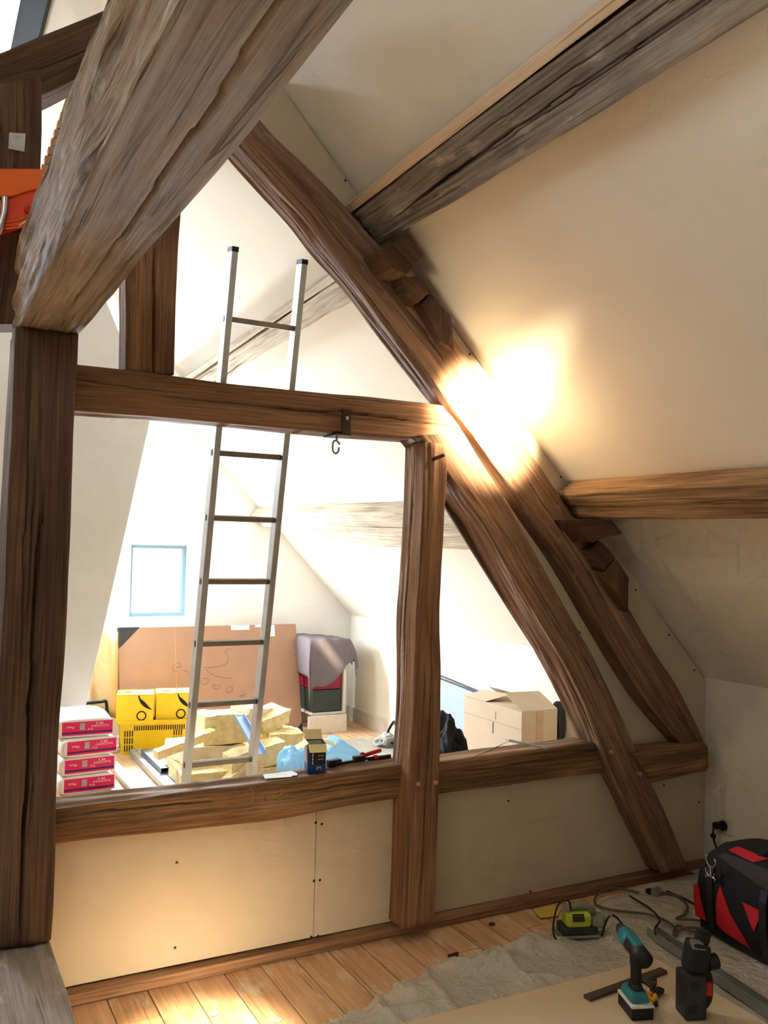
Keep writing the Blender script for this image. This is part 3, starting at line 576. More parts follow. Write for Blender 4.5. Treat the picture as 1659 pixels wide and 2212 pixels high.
# brick flue behind the post
fl_px0, fl_px1 = PY(150, 185, 4.5), PY(82, 372, 4.5)
bc = root('brick_flue', (fl_px1[0]+.1, 4.6, 0), 'strip of pale red brickwork between upper left post and overhead beam', 'brickwork')
nb = 11
prism('mortar_core', [(fl_px1[0]+.008, 4.508, fl_px1[2]-.04), (fl_px0[0]+.008, 4.508, fl_px0[2]+.02), (fl_px0[0]+.25, 4.508, fl_px0[2]+.02), (fl_px1[0]+.25, 4.508, fl_px1[2]-.04)], (0, .18, 0), MORTAR, bc)
for i in range(nb):
    t = i/(nb-1); x = fl_px1[0]+(fl_px0[0]-fl_px1[0])*t; z = fl_px1[2]-.02+(fl_px0[2]-fl_px1[2])*t; hh = (fl_px0[2]-fl_px1[2])/(nb-1)*.42
    for k, (a, b_) in enumerate(((0, .11), (.12, .24))):
        V = [(x+a+.003, 4.5, z-hh), (x+b_, 4.5, z-hh), (x+b_, 4.5, z+hh), (x+a+.003, 4.5, z+hh)]
        prism('brick', V, (0, .05, 0), BRICK, bc, bev=.003)

# ================================================================== THINGS IN THE FRONT ROOM
# iron hook bracket screwed to the tie beam
q = PY(746, 912, 3.25)
hb = root('hook_bracket', (q[0], 3.25, q[2]-.06), 'dark iron strap and steel hook hanging from the tie beam', 'hook')
box('strap', (.038, .006, .10), (0, -.008, .062), IRON, hb, bev=.001)
box('strap_foot', (.07, .12, .006), (-.012, .05, .008), IRON, hb, bev=.001)
cyl('bolt', .008, .008, (0, -.014, .075), CHROME, hb, rot=(math.pi/2, 0, 0), bev=.002)
tube('hook', [(-.022, .03, .006), (-.024, .03, -.012), (-.037, .03, -.02), (-.040, .03, -.05), (-.030, .03, -.066), (-.016, .03, -.06), (-.012, .03, -.04)], .0045, ALUR, hb, world=False)
tube('hook_shank', [(-.022, .03, .01), (-.022, .03, -.014), (-.012, .03, -.022), (-.012, .03, -.03)], .0045, ALUR, hb, world=False)

# bare bulb added inside the glare, between rafter and slope
BL = np.array([2.11, 3.135, 2.13])
lb = root('added_bulb', tuple(BL), 'added glowing bare bulb in the glare beside the rafter, above the curved brace', 'lamp')
bm = bmesh.new(); bmesh.ops.create_uvsphere(bm, u_segments=16, v_segments=10, radius=.022); bm_obj('bulb', bm, BULBM, lb, smooth=True)
cyl('socket', .014, .05, (0, 0.01, .045), WHITEP, lb, bev=.002)
box('spring_clip', (.02, .05, .02), (0, .03, .06), WHITEP, lb, bev=.004)
pl = bpy.data.lights.new('added_bulb_light', 'POINT'); pl.energy = BULB; pl.color = (1.0, .78, .48); pl.shadow_soft_size = .03
po = bpy.data.objects.new('added_bulb_light', pl); COL.objects.link(po); po.location = tuple(BL)

# two spots added above the view for the rafter glare and floor pool
def added_spot(loc, aim, label, power, cone):
    cs = root('added_spot', loc, label, 'lamp'); cdir = (Vector(aim)-Vector(loc)).normalized(); cs.rotation_euler = cdir.to_track_quat('Y', 'Z').to_euler()
    tube('reflector', [(0, -.05, 0), (0, -.02, 0), (0, .0, 0), (0, .03, 0)], [.02, .03, .04, .04], WHITEP, cs, world=False, seg=20, smooth_pts=False)
    cyl('lamp_glass', .034, .004, (0, .034, 0), LAMPM, cs, rot=(math.pi/2, 0, 0))
    tube('arm', [(0, -.03, .02), (0, -.03, .07), (.03, -.03, .11)], .006, WHITEP, cs, world=False)
    spl = bpy.data.lights.new('added_spot_light', 'SPOT'); spl.energy = power; spl.color = (1.0, .82, .56); spl.spot_size = math.radians(cone); spl.spot_blend = .9; spl.shadow_soft_size = .03
    spo = bpy.data.objects.new('added_spot_light', spl); COL.objects.link(spo); spo.location = Vector(loc)+cdir*.045; spo.rotation_euler = cdir.to_track_quat('-Z', 'Y').to_euler()
added_spot((1.50, .95, 2.82), (2.19, 3.2, 2.16), 'added white clip-on spotlight under the front purlin, for the rafter glare', TOP, 14.5)
added_spot((.58, 1.2, 2.58), (.88, 2.74, 0), 'added white clip-on spotlight beside the massive overhead beam, for the floor pool', 2100, 14)

# unseen halogen work lamp added on the floor to light the partition
wl = root('added_work_lamp', (.88, 2.475, 0), 'added halogen work lamp on a low stand shining at the partition', 'lamp')
for sx in (-.1, .1): tube('stand_tube', [(sx, -.16, .01), (sx, .0, .012), (sx, -.03, .05), (sx, -.03, .1)], .009, BLACKP, wl, world=False, smooth_pts=False)
tube('stand_tube', [(-.1, -.16, .01), (.1, -.16, .01)], .009, BLACKP, wl, world=False, smooth_pts=False)
box('housing', (.19, .07, .12), (0, -.03, .10), BLACKP, wl, rot=(math.radians(-28), 0, 0), bev=.01)
box('lamp_face', (.16, .006, .09), (0, .012, .09), LAMPM, wl, rot=(math.radians(-28), 0, 0), bev=.001)
sl = bpy.data.lights.new('added_work_lamp_light', 'AREA'); sl.shape = 'RECTANGLE'; sl.size = .16; sl.size_y = .07; sl.energy = LAMP; sl.color = (1.0, .80, .55); sl.spread = math.radians(105)
so = bpy.data.objects.new('added_work_lamp_light', sl); COL.objects.link(so); so.location = (.88, 2.505, .09)
so.rotation_euler = (Vector((.92, 2.93, -.03))-Vector((.88, 2.505, .09))).to_track_quat('-Z', 'Y').to_euler()

# orange housing hanging on the upper left post
oh = root('orange_lamp_housing', tuple(PY(20, 505, 3.33)), 'glossy orange plastic housing with a chrome bar at the left edge', 'lamp housing')
def pxy(lst, Yv, R): return [np.array(PY(x, y, Yv))-np.array(R.location) for x, y in lst]
prism('hood', pxy([(-70, 364), (88, 364), (94, 372), (90, 405), (60, 412), (25, 424), (-70, 430)], 3.30, oh), (0, .09, 0), ORANGE, oh, bev=.004, world=False)
prism('body', pxy([(-70, 425), (25, 420), (60, 410), (88, 404), (80, 440), (68, 466), (52, 480), (20, 492), (-70, 515)], 3.315, oh), (0, .07, 0), plain('orange_red_plastic', (244, 70, 14), .22, coat=.6), oh, bev=.006, world=False)
tube('chrome_bar', pxy([(10, 425), (8, 460), (-6, 505)], 3.30, oh), .012, CHROME, oh, world=False)
cyl('knob', .012, .02, tuple(np.array(PY(60, 452, 3.305))-np.array(oh.location)), REDP, oh, rot=(math.pi/2, 0, 0), bev=.003)
for k in range(3): tube('rib', pxy([(12, 480+k*7), (40, 476+k*7), (66, 462+k*6)], 3.312, oh), .003, ORANGE, oh, world=False)

# plastic dust sheet, crumpled, on the floor
def inside(P, poly):
    x, y = P[:, 0], P[:, 1]; c = np.zeros(len(P), bool); n = len(poly)
    for i in range(n):
        (x0, y0), (x1, y1) = poly[i], poly[(i+1) % n]
        k = ((y0 > y) != (y1 > y)) & (x < (x1-x0)*(y-y0)/(y1-y0+1e-12)+x0); c ^= k
    return c
def sheet(name, poly, mat, res, fn, label, cat):
    poly = np.array(poly); xs = np.arange(poly[:, 0].min(), poly[:, 0].max()+res, res); ys = np.arange(poly[:, 1].min(), poly[:, 1].max()+res, res)
    X, Yg = np.meshgrid(xs, ys); P = np.stack([X.ravel(), Yg.ravel()], 1)
    ins = inside(P+np.stack([vnoise(P[:, 0]*7, P[:, 1]*7, 0, 3), vnoise(P[:, 0]*7, P[:, 1]*7, 0, 4)], 1)*.02, poly).reshape(X.shape); Zg = fn(X, Yg)
    V = np.stack([X.ravel(), Yg.ravel(), Zg.ravel()], 1); n = X.shape[1]; F = []; used = {}
    def vid(k):
        if k not in used: used[k] = len(used)
        return used[k]
    for j in range(X.shape[0]-1):
        for i in range(n-1):
            if ins[j, i] and ins[j, i+1] and ins[j+1, i] and ins[j+1, i+1]:
                a = j*n+i; F.append((vid(a), vid(a+1), vid(a+n+1), vid(a+n)))
    Vv = V[list(used.keys())]
    return tag(mk(name, Vv, F, mat, smooth=True, fixn=False), label, cat)
def ridged(X, Y, s, f): return (1-np.abs(fbm(X*f, Y*f, 0, s, 3)))
dl = [PZ(x, y, 0)[:2] for x, y in [(690, 2225), (750, 2192), (800, 2174), (862, 2138), (919, 2104), (976, 2086), (1049, 2056), (1121, 2040), (1188, 2020), (1212, 2000), (1235, 1975), (1300, 1944), (1400, 1915), (1500, 1893)]]
dpoly = [tuple(p) for p in dl]+[(3.62, 3.2), (3.62, 1.3), (1.4, 1.3), (1.15, 2.3)]
def dz(X, Y):
    edge = np.exp(-((Y-(2.70+.24*(X-1.4)))/.16)**2)*(X < 2.7)
    r = np.clip(ridged(X, Y, 5, 3.6), 0, 1)**3
    und = 1-.9*np.clip((2.62-Y)*12, 0, 1)*(X > 1.5)*(X < 2.72)
    return 0.003+(.012*r+.045*edge*r**1.4+.004*np.abs(vnoise(X*18, Y*18, 0, 8)))*np.clip(und, .12, 1)
sheet('dust_sheet', dpoly, SHEETM, .014, dz, 'crumpled translucent plastic dust sheet spread over the floor planks', 'dust sheet')
# plasterboard sheet lying on it
c1, c2, c3 = PZ(901, 2200, .035), PZ(1419, 2070, .035), PZ(1659, 2197, .035)
ex = (c2-c1)/np.linalg.norm(c2-c1); ey = np.array([ex[1], -ex[0], 0])
bw = .95
A = c2-ex*2.0; pts = [A, c2, c2+ey*1.6, A+ey*1.6]
shp = tag(prism('plasterboard_sheet', [(p[0], p[1], .020) for p in pts], (0, 0, .0135), GYPSF, bev=.002), 'cream plasterboard sheet lying flat on the floor under the drill', 'plasterboard')
ZB = .0337

# cordless drill standing on its battery
dp = PZ(1378, 2192, ZB)
dr = root('cordless_drill', tuple(dp), 'teal and black cordless drill standing on its battery', 'drill', rz=math.radians(-20))
box('battery', (.078, .12, .045), (0, .02, .0225), BLACKP, dr, bev=.006)
box('battery_band', (.08, .122, .008), (0, .02, .044), WHITEP, dr, bev=.002)
box('foot', (.07, .105, .035), (0, .025, .064), TEAL, dr, bev=.012, taper=.8)
box('foot_grip', (.05, .07, .05), (0, .02, .078), BLACKP, dr, bev=.015, taper=.7)
tube('handle', [(0, .025, .07), (0, .018, .11), (0, .02, .15), (0, .03, .19)], .019, BLACKP, dr, world=False, seg=14)
prism('trigger', [(-.007, .045, .14), (-.007, .058, .15), (-.007, .055, .172), (-.007, .04, .175)], (.014, 0, 0), DARKG, dr, bev=.002, world=False)
ax = math.radians(6)
def dpos(t, h=.205): return (0, -.03+t*math.cos(ax), h+t*math.sin(ax))
tube('motor_housing', [dpos(-.02), dpos(.02), dpos(.09)], .029, BLACKP, dr, world=False, seg=18, smooth_pts=False)
tube('gear_case', [dpos(.085), dpos(.10), dpos(.15)], [.031, .031, .027], TEAL, dr, world=False, seg=18, smooth_pts=False)
box('top_shell', (.036, .10, .02), dpos(.07, .225), TEAL, dr, rot=(ax, 0, 0), bev=.008)
tube('chuck', [dpos(.15), dpos(.165), dpos(.195)], [.023, .022, .014], BLACKP, dr, world=False, seg=16, smooth_pts=False)
tube('drill_bit', [dpos(.19), dpos(.30)], .0035, ALUR, dr, world=False, smooth_pts=False)

# black power tool standing on end
tp = PZ(1492, 2192, ZB)
tt = root('power_tool', tuple(tp), 'black power tool with red trigger standing upright on the plasterboard', 'power tool', rz=math.radians(-22))
box('battery_case', (.075, .085, .145), (0, 0, .0725), DARKG, tt, bev=.008)
for k in range(4): box('vent', (.03, .003, .003), (-.012, -.043, .03+k*.007), GREYF, tt, bev=0)
for k in range(5): box('vent', (.034, .003, .003), (-.004, -.043, .098+k*.008), GREYF, tt, bev=0)
box('motor_body', (.068, .08, .10), (.022, .01, .19), BLACKP, tt, rot=(0, math.radians(10), 0), bev=.015)
box('name_plate', (.045, .04, .006), (.018, -.012, .238), plain('plate_grey', (120, 122, 124), .4), tt, rot=(math.radians(28), math.radians(8), 0), bev=.001)
cyl('tool_head', .026, .04, (.05, .02, .252), BLACKP, tt, rot=(0, math.radians(12), 0), bev=.004)
cyl('side_knob', .026, .04, (.075, .0, .175), BLACKP, tt, rot=(0, math.radians(80), 0), bev=.004)
tube('handle', [(.03, .02, .15), (.062, .015, .125), (.066, .01, .08), (.06, .008, .045), (.035, .005, .02)], .017, BLACKP, tt, world=False, seg=12)
box('trigger', (.022, .02, .045), (.055, -.012, .092), REDP, tt, bev=.004)
# steel straightedge and pincers beside the drill
a, b = PZ(1268, 2160, ZB), PZ(1434, 2100, ZB)
d_ = (b-a)/np.linalg.norm(b-a); n_ = np.array([-d_[1], d_[0], 0])*.017
tag(prism('steel_bar', [a-n_, b-n_, b+n_, a+n_], (0, 0, .012), plain('dull_bar', (92, 80, 68), .55, .3), bev=.001), 'dull flat metal bar lying behind the drill', 'bar')
pc = PZ(1420, 2150, ZB)
pr = root('pincers', tuple(pc), 'pincers with yellow grips lying beside the drill', 'pincers', rz=math.radians(18))
for s in (-1, 1): tube('grip', [(-.03, s*.008, .012), (-.07, s*.022, .012), (-.13, s*.02, .012)], .009, YEL, pr, world=False)
box('jaw', (.06, .028, .016), (.0, 0, .012), BLACKP, pr, bev=.006); cyl('pivot', .008, .02, (-.012, 0, .014), CHROME, pr, bev=.002)
hx = root('hex_key_set', tuple(PZ(1402, 2128, ZB)), 'shiny dark cluster of tool bits beside the drill handle', 'tool bits', rz=.3)
for k in range(5): cyl('tool_bit', .0055, .07-.006*k, (-.01+.012*k, .004*k, .007), plain('bit_steel', (70, 66, 62), .3, .8), hx, rot=(math.pi/2, 0, .25*k-.4), bev=.001)
yk = root('yellow_pliers', tuple(PZ(1412, 2168, ZB)), 'small yellow and black cutter right of the drill battery', 'cutter', rz=math.radians(60))
for s in (-1, 1): tube('grip', [(0, 0, .01), (.03, s*.014, .01), (.075, s*.012, .01)], .007, YEL if s > 0 else BLACKP, yk, world=False)
box('jaw', (.035, .018, .012), (-.012, 0, .01), BLACKP, yk, bev=.004)

# galvanised studs
def chan(name, a, b, wd, ht, mat, label, flip=1, lip=.006, th=.0025, roll=0.0, group=None, slots=0):
    """C-section stud from a to b, web down or on the side"""
    a, b = np.array(a, float), np.array(b, float); d = (b-a); ln = np.linalg.norm(d); d /= ln
    s = np.cross(d, [0, 0, 1]); s /= np.linalg.norm(s); up = np.cross(s, d)
    prof = [(-wd/2+lip, ht), (-wd/2, ht), (-wd/2, 0), (wd/2, 0), (wd/2, ht), (wd/2-lip, ht), (wd/2-lip, ht-th), (wd/2-th, ht-th), (wd/2-th, th), (-wd/2+th, th), (-wd/2+th, ht-th), (-wd/2+lip, ht-th)]
    if flip < 0: prof = [(x, ht-y) for x, y in prof]
    cr, sr = math.cos(roll), math.sin(roll); prof = [(x*cr-y*sr, x*sr+y*cr) for x, y in prof]
    V = [a+s*x+up*y for x, y in prof]+[b+s*x+up*y for x, y in prof]; n = len(prof)
    F = [(i, (i+1) % n, n+(i+1) % n, n+i) for i in range(n)]+[(0, 1, 10, 11), (1, 2, 9, 10), (2, 3, 8, 9), (3, 4, 7, 8), (4, 5, 6, 7)]+[tuple(n+k for k in f) for f in ((0, 1, 10, 11), (1, 2, 9, 10), (2, 3, 8, 9), (3, 4, 7, 8), (4, 5, 6, 7))]
    o = mk(name, V, F, mat); tag(o, label, 'metal stud', group)
    for k in range(slots):
        c = a+d*ln*(k+.5)/slots+up*(ht+.0006 if flip < 0 else .0)
        mk('slot', [c-d*.012-s*.005, c+d*.012-s*.005, c+d*.012+s*.005, c-d*.012+s*.005], [(0, 1, 2, 3)], INKD, o)
    return o
g1, g2 = PZ(1408, 2020, .01), PZ(1690, 2212, .01)
chan('metal_stud', g1, g2+(g2-g1)*.3, .05, .036, plain('stud_dull', (150, 156, 144), .45, .2), 'galvanised stud on the dust sheet between the upright power tool and the bag')

# sander on the sheet
sp_ = PZ(1246, 2018, .012)
sd = root('orbital_sander', tuple(sp_), 'lime green and grey power tool lying on the dust sheet by the partition', 'power tool', rz=math.radians(-20))
box('base_plate', (.17, .10, .012), (0, 0, .008), plain('plate_alu', (150, 152, 146), .4, .6), sd, bev=.004)
box('skirt', (.15, .09, .03), (0, 0, .03), DARKG, sd, bev=.008)
box('motor_body', (.11, .08, .06), (-.005, -.005, .07), LIME, sd, bev=.02, seg=3)
tube('handle', [(-.055, 0, .085), (-.03, 0, .112), (.03, 0, .115), (.07, 0, .09)], .016, plain('grey_tool', (128, 132, 120), .5), sd, world=False, seg=12)
box('dust_box', (.06, .07, .05), (.085, .0, .055), plain('clear_dustbox', (140, 142, 130), .3), sd, bev=.012)
box('name_plate', (.05, .03, .003), (-.01, -.045, .085), BLACKP, sd, rot=(math.radians(60), 0, 0), bev=.001)
tube('cord', [(-.03, -.01, .10), (-.05, -.03, .15), (-.09, -.02, .13), (-.12, -.05, .04), (-.11, -.1, .006)], .004, BLACKP, sd, world=False)
# yellow paper
yp = [PZ(x, y, .006) for x, y in ((1152, 1966), (1190, 1956), (1212, 1962), (1205, 1979), (1166, 1984))]
tag(prism('yellow_paper', yp, (0, 0, .003), plain('yellow_paper', (222, 196, 90), .8, var=.1), bev=.001, noise=.002, seed=5), 'torn piece of yellow paper beside the green power tool', 'paper')
# cables on the floor
def floor_cable(name, px, r, mat, label, zs=None, par=None):
    P = [PZ(x, y, (zs[i] if zs else .022)) for i, (x, y) in enumerate(px)]
    o = tube(name, P, r, mat, par, n=10); return tag(o, label, 'cable') if par is None else o
fc = floor_cable('extension_cable', [(1380, 1928), (1325, 1918), (1292, 1930), (1286, 1952), (1320, 1965), (1400, 1975), (1448, 1995), (1462, 2015), (1440, 2030), (1450, 2030), (1475, 2005), (1530, 2005), (1548, 2000)], .0055, CABLEG, 'grey extension cable looping over the dust sheet to the tool bag')
box('plug', (.03, .03, .026), tuple(np.array(PZ(1404, 1927, .02))-np.array(fc.location)), BLACKP, fc, rot=(0, 0, -.3), bev=.005)
cyl('coupling', .021, .05, tuple(np.array(PZ(1418, 1927, .024))-np.array(fc.location)), plain('coupling_grey', (140, 134, 116), .5), fc, rot=(math.pi/2, 0, -1.2), bev=.004)
fc2 = floor_cable('power_cable', [(1428, 1928), (1462, 1935), (1484, 1955), (1478, 1975), (1462, 1985), (1500, 1987), (1530, 1995), (1545, 2008), (1500, 2012), (1462, 2000), (1455, 2030)], .0055, CABLEG, 'grey power cable coiled left of the tool bag')
floor_cable('straight_cable', [(1440, 1925), (1480, 1942), (1515, 1962), (1556, 1988)], .005, CABLE, 'dark cord running straight from the plug to the tool bag')
floor_cable('thin_cable', [(1360, 1935), (1400, 1960), (1420, 1978), (1425, 1990), (1415, 2005), (1416, 2018)], .0042, BLACKP, 'thin black cord from the plug towards the galvanised stud', zs=[.02, .02, .03, .05, .05, .045])
floor_cable('arched_cable', [(1300, 2022), (1312, 1985), (1326, 1978), (1346, 2000), (1352, 2030)], .0042, BLACKP, 'black cord arching up between the green tool and the drill', zs=[.02, .09, .10, .06, .012])
# wood splinters
sp0 = PZ(980, 2065, .001)
so_ = root('wood_splinter', tuple(sp0), 'small V-shaped dark wood splinter on the floor planks', 'splinter')
box('splinter_arm', (.05, .008, .006), (0, .006, .004), W_BLOCK, so_, rot=(0, 0, .15), bev=.001); box('splinter_arm', (.045, .008, .006), (.004, -.014, .004), W_BLOCK, so_, rot=(0, 0, .75), bev=.001)
for i, (x, y, lb_) in enumerate([(462, 2192, 'small pale plaster crumb at the bottom of the plinth beam'), (1062, 1998, 'tiny brown wood chip on the planks below the pegged post'), (600, 2206, 'pale plaster crumb on the bright floor at the bottom edge')]):
    q = PZ(x, y, .001); bm = bmesh.new(); bmesh.ops.create_icosphere(bm, subdivisions=2, radius=.012)
    for v in bm.verts: v.co = Vector((v.co.x*1.3, v.co.y, max(-.004, v.co.z*.6)))*(1+.3*float(vnoise(v.co.x*120, v.co.y*120, v.co.z*120, i)))
    tag(bm_obj('debris_crumb', bm, [GYPSG, W_BLOCK, GYPSG][i], loc=(q[0], q[1], .005)), lb_, 'debris')
ws = [PZ(x, y, .006) for x, y in ((1489, 1884), (1500, 1878), (1572, 1907), (1562, 1916))]
tag(prism('plaster_offcut', ws, (0, 0, .012), plain('offcut', (200, 190, 166), .9), bev=.002), 'narrow pale plasterboard offcut on the floor by the right wall', 'offcut')

# wall socket with black plug
sk = PX(1566, 1783, KX)
st_ = root('wall_socket', tuple(sk), 'round black plug in a wall socket on the right wall, above the bag', 'socket')
box('cover_plate', (.006, .075, .075), (-.003, -.012, -.004), plain('cover_cream', (226, 216, 196), .5), st_, bev=.002)
cyl('plug_disc', .024, .02, (-.016, 0, 0), BLACKP, st_, rot=(0, math.pi/2, 0), bev=.004)
box('plug_body', (.045, .034, .03), (-.04, .01, .002), BLACKP, st_, bev=.008)
tube('plug_cord', [(-.06, .012, -.004), (-.066, .014, -.02), (-.066, .014, -.055), (-.06, -.01, -.11), (-.05, -.09, -.17), (-.05, -.13, -.22), (-.07, -.16, -.247)], .0055, CABLE, st_, world=False)
box('cord_grip', (.02, .02, .02), (-.066, .014, -.047), BLACKP, st_, bev=.004)

# tool bag
bgx = root('tool_bag', (3.155, 2.32, .0), 'black and red tool bag with a steel snap hook, at the right edge', 'bag', rz=math.radians(-4))
def loft(name, rings, mat, parent, smooth=True):
    n = len(rings[0]); V = [p for r in rings for p in r]; F = []
    for i in range(len(rings)-1):
        for k in range(n): F.append((i*n+k, i*n+(k+1) % n, (i+1)*n+(k+1) % n, (i+1)*n+k))
    F += [tuple(range(n))[::-1], tuple((len(rings)-1)*n+k for k in range(n))]
    return mk(name, V, F, mat, parent, smooth=smooth, world=False)
def rrect(hx, hy, r, z, n=6, ox=0, oy=0):
    out = []
    for cx, cy, a0 in ((hx-r, hy-r, 0), (-hx+r, hy-r, 90), (-hx+r, -hy+r, 180), (hx-r, -hy+r, 270)):
        for k in range(n): t = math.radians(a0+90*k/(n-1)); out.append((ox+cx+r*math.cos(t), oy+cy+r*math.sin(t), z))
    return out
HB = .40
loft('body', [rrect(.15, .40, .05, .025), rrect(.185, .435, .06, .05), rrect(.195, .45, .06, .15), rrect(.19, .445, .07, .25), rrect(.165, .42, .08, .33), rrect(.13, .38, .08, .375), rrect(.09, .33, .07, .395)], BLACKF, bgx)
box('base', (.34, .84, .04), (0, 0, .03), plain('bag_base', (38, 34, 32), .8), bgx, bev=.015)
def on_side(y, z):  # x of the bag's -X flank at height z
    zs, xs = [.025, .05, .15, .25, .33, .375, .395], [-.15, -.185, -.195, -.19, -.165, -.13, -.09]
    return float(np.interp(z, zs, xs))
def flank(name, yz, mat, off=.004, cuts=6):
    """patch sewn on the flank, following its curve"""
    yz = np.array(yz); zc = np.linspace(yz[:, 1].min(), yz[:, 1].max(), 12); V = []; rows = []
    for z in zc:
        ys = []
        for i in range(len(yz)):
            (y0, z0), (y1, z1) = yz[i], yz[(i+1) % len(yz)]
            if min(z0, z1)-1e-9 <= z <= max(z0, z1)+1e-9 and abs(z1-z0) > 1e-9: ys.append(y0+(y1-y0)*(z-z0)/(z1-z0))
        if len(ys) < 2: continue
        rows.append((min(ys), max(ys), z))
    F = []
    for y0, y1, z in rows:
        for t in (0, 1): V.append((on_side(0, z)-off, y0+(y1-y0)*t, z))
        for t in (0, 1): V.append((on_side(0, z)+.004, y0+(y1-y0)*t, z))
    for i in range(len(rows)-1):
        a = i*4; b = a+4; F += [(a, a+1, b+1, b), (a+2, b+2, b+3, a+3), (a, b, b+2, a+2), (a+1, a+3, b+3, b+1)]
    F += [(0, 2, 3, 1)]; k = (len(rows)-1)*4; F += [(k, k+1, k+3, k+2)]
    return mk(name, V, F, mat, bgx, world=False)
flank('red_panel', [(.42, .07), (.36, .07), (.40, .20), (.425, .20)], RED)
flank('red_panel', [(.30, .07), (.12, .045), (.22, .15), (.28, .24), (.295, .20)], RED)
flank('red_panel', [(.10, .13), (.06, .22), (.16, .22)], RED)
flank('red_panel', [(.02, .06), (-.16, .06), (-.16, .20), (.02, .20)], RED)
flank('red_panel', [(.16, .37), (.30, .375), (.28, .392), (.12, .392)], RED)
flank('grey_panel', [(.05, .30), (-.20, .30), (-.1, .37), (.30, .365), (.33, .345)], GREYF)
for y0 in (.31, .03): flank('strap', [(y0+.03, .05), (y0-.005, .05), (y0+.015, .30), (y0+.05, .30)], BLACKP, off=.008)
tube('carry_handle', [(-.10, .18, .37), (-.06, .10, .44), (-.03, 0, .47), (-.03, -.12, .47), (-.06, -.2, .43), (-.1, -.27, .37)], .014, BLACKF, bgx, world=False, seg=10)
xk = -.215
def ck(name, pts, r): tube(name, [(xk if len(p) == 2 else p[2], p[0], p[1]) for p in pts], r, CHROME, bgx, world=False)
ck('d_ring', [(.335, .352), (.33, .325), (.312, .312), (.293, .318), (.283, .338), (.292, .35)], .003)
ck('snap_hook', [(.312, .315), (.310, .295), (.308, .275)], .006)
ck('snap_hook', [(.338, .30), (.334, .283), (.314, .275), (.296, .276), (.29, .292)], .003)
ck('buckle', [(.335, .262), (.335, .272), (.312, .273), (.287, .272), (.287, .26)], .0035)

# ================================================================== THINGS ON THE RAIL
ZR = .692
# metal strip
ms = [PZ(x, y, ZR) for x, y in ((568, 1674), (630, 1666), (643, 1672), (641, 1676), (632, 1676), (630, 1679), (572, 1683))]
tag(prism('metal_plate', ms, (0, 0, .002), STEEL), 'thin notched metal plate lying on the rail left of the blue box', 'plate')
# blue box
bq = PZ(680, 1670, ZR)
bb_ = root('blue_box', (bq[0]+.015, bq[1]+.035, ZR), 'small blue cardboard box with open cream flaps on the rail', 'box', rz=math.radians(-14))
bw_, bd_, bh_ = .072, .085, .118
t_ = .0015
for nm, sz, lc in (('side_wall', (bw_, t_, bh_), (0, -bd_/2, bh_/2)), ('side_wall', (bw_, t_, bh_), (0, bd_/2, bh_/2)), ('side_wall', (t_, bd_, bh_), (-bw_/2, 0, bh_/2)), ('side_wall', (t_, bd_, bh_), (bw_/2, 0, bh_/2)), ('bottom', (bw_, bd_, t_), (0, 0, t_))):
    box(nm, sz, lc, BLUEBOX, bb_, bev=0)
box('flap', (.05, bd_, t_), (-bw_/2-.02, 0, bh_-.012), CREAM, bb_, rot=(0, math.radians(-30), 0), bev=0)
box('flap', (.05, bd_, t_), (bw_/2+.023, 0, bh_-.008), CREAM, bb_, rot=(0, math.radians(18), 0), bev=0)
box('flap', (bw_, .05, t_), (0, bd_/2+.018, bh_+.016), CREAM, bb_, rot=(math.radians(42), 0, 0), bev=0)
box('flap', (bw_, .045, t_), (0, -bd_/2-.017, bh_-.014), CREAM, bb_, rot=(math.radians(36), 0, 0), bev=0)
box('inner_wall', (bw_-.004, .001, bh_-.01), (0, bd_/2-.002, bh_/2), CREAM, bb_, bev=0)
box('side_label', (.001, .05, .07), (-bw_/2-.0012, .004, .07), plain('box_label', (196, 170, 152), .6, var=.1, scale=200), bb_, bev=0)
box('front_print', (.058, .001, .078), (.004, -bd_/2-.0012, .075), BLACKP, bb_, bev=0)
text('lettering', 'IM', .022, plain('gold_print', (236, 206, 130), .5), bb_, (.008, -bd_/2-.0022, .02), (math.pi/2, 0, 0))
for k in range(5): box('print_line', (.004, .0006, .012), (-.017, -bd_/2-.0022, .042+k*.015), WPRINT, bb_, bev=0)
for k in range(4): box('print_line', (.022, .0006, .003), (.016, -bd_/2-.0022, .056+k*.014), GREYPR, bb_, bev=0)
# black and red clamp
cq = PZ(775, 1648, ZR)
cl = root('bar_clamp', tuple(cq), 'black bar clamp with red handles on the rail beside the pegged post', 'clamp', rz=math.radians(6))
box('bar', (.24, .018, .008), (-.03, .0, .012), BLACKP, cl, rot=(0, 0, .06), bev=.002)
box('jaw', (.035, .03, .03), (-.14, -.008, .016), BLACKP, cl, bev=.006); box('jaw', (.03, .035, .026), (-.10, .012, .014), DARKG, cl, bev=.006)
box('slide', (.05, .03, .026), (.0, .0, .018), BLACKP, cl, bev=.006)
tube('handle', [(.02, .012, .02), (.06, .022, .026), (.13, .032, .032)], .009, REDP, cl, world=False, seg=10)
tube('handle', [(.04, -.012, .014), (.10, -.015, .014), (.15, -.014, .014)], .009, BLACKP, cl, world=False, seg=10)
cyl('knob', .012, .02, (.075, -.014, .016), REDP, cl, rot=(0, math.pi/2, 0), bev=.003); cyl('knob', .01, .02, (.03, .02, .028), REDP, cl, bev=.003)
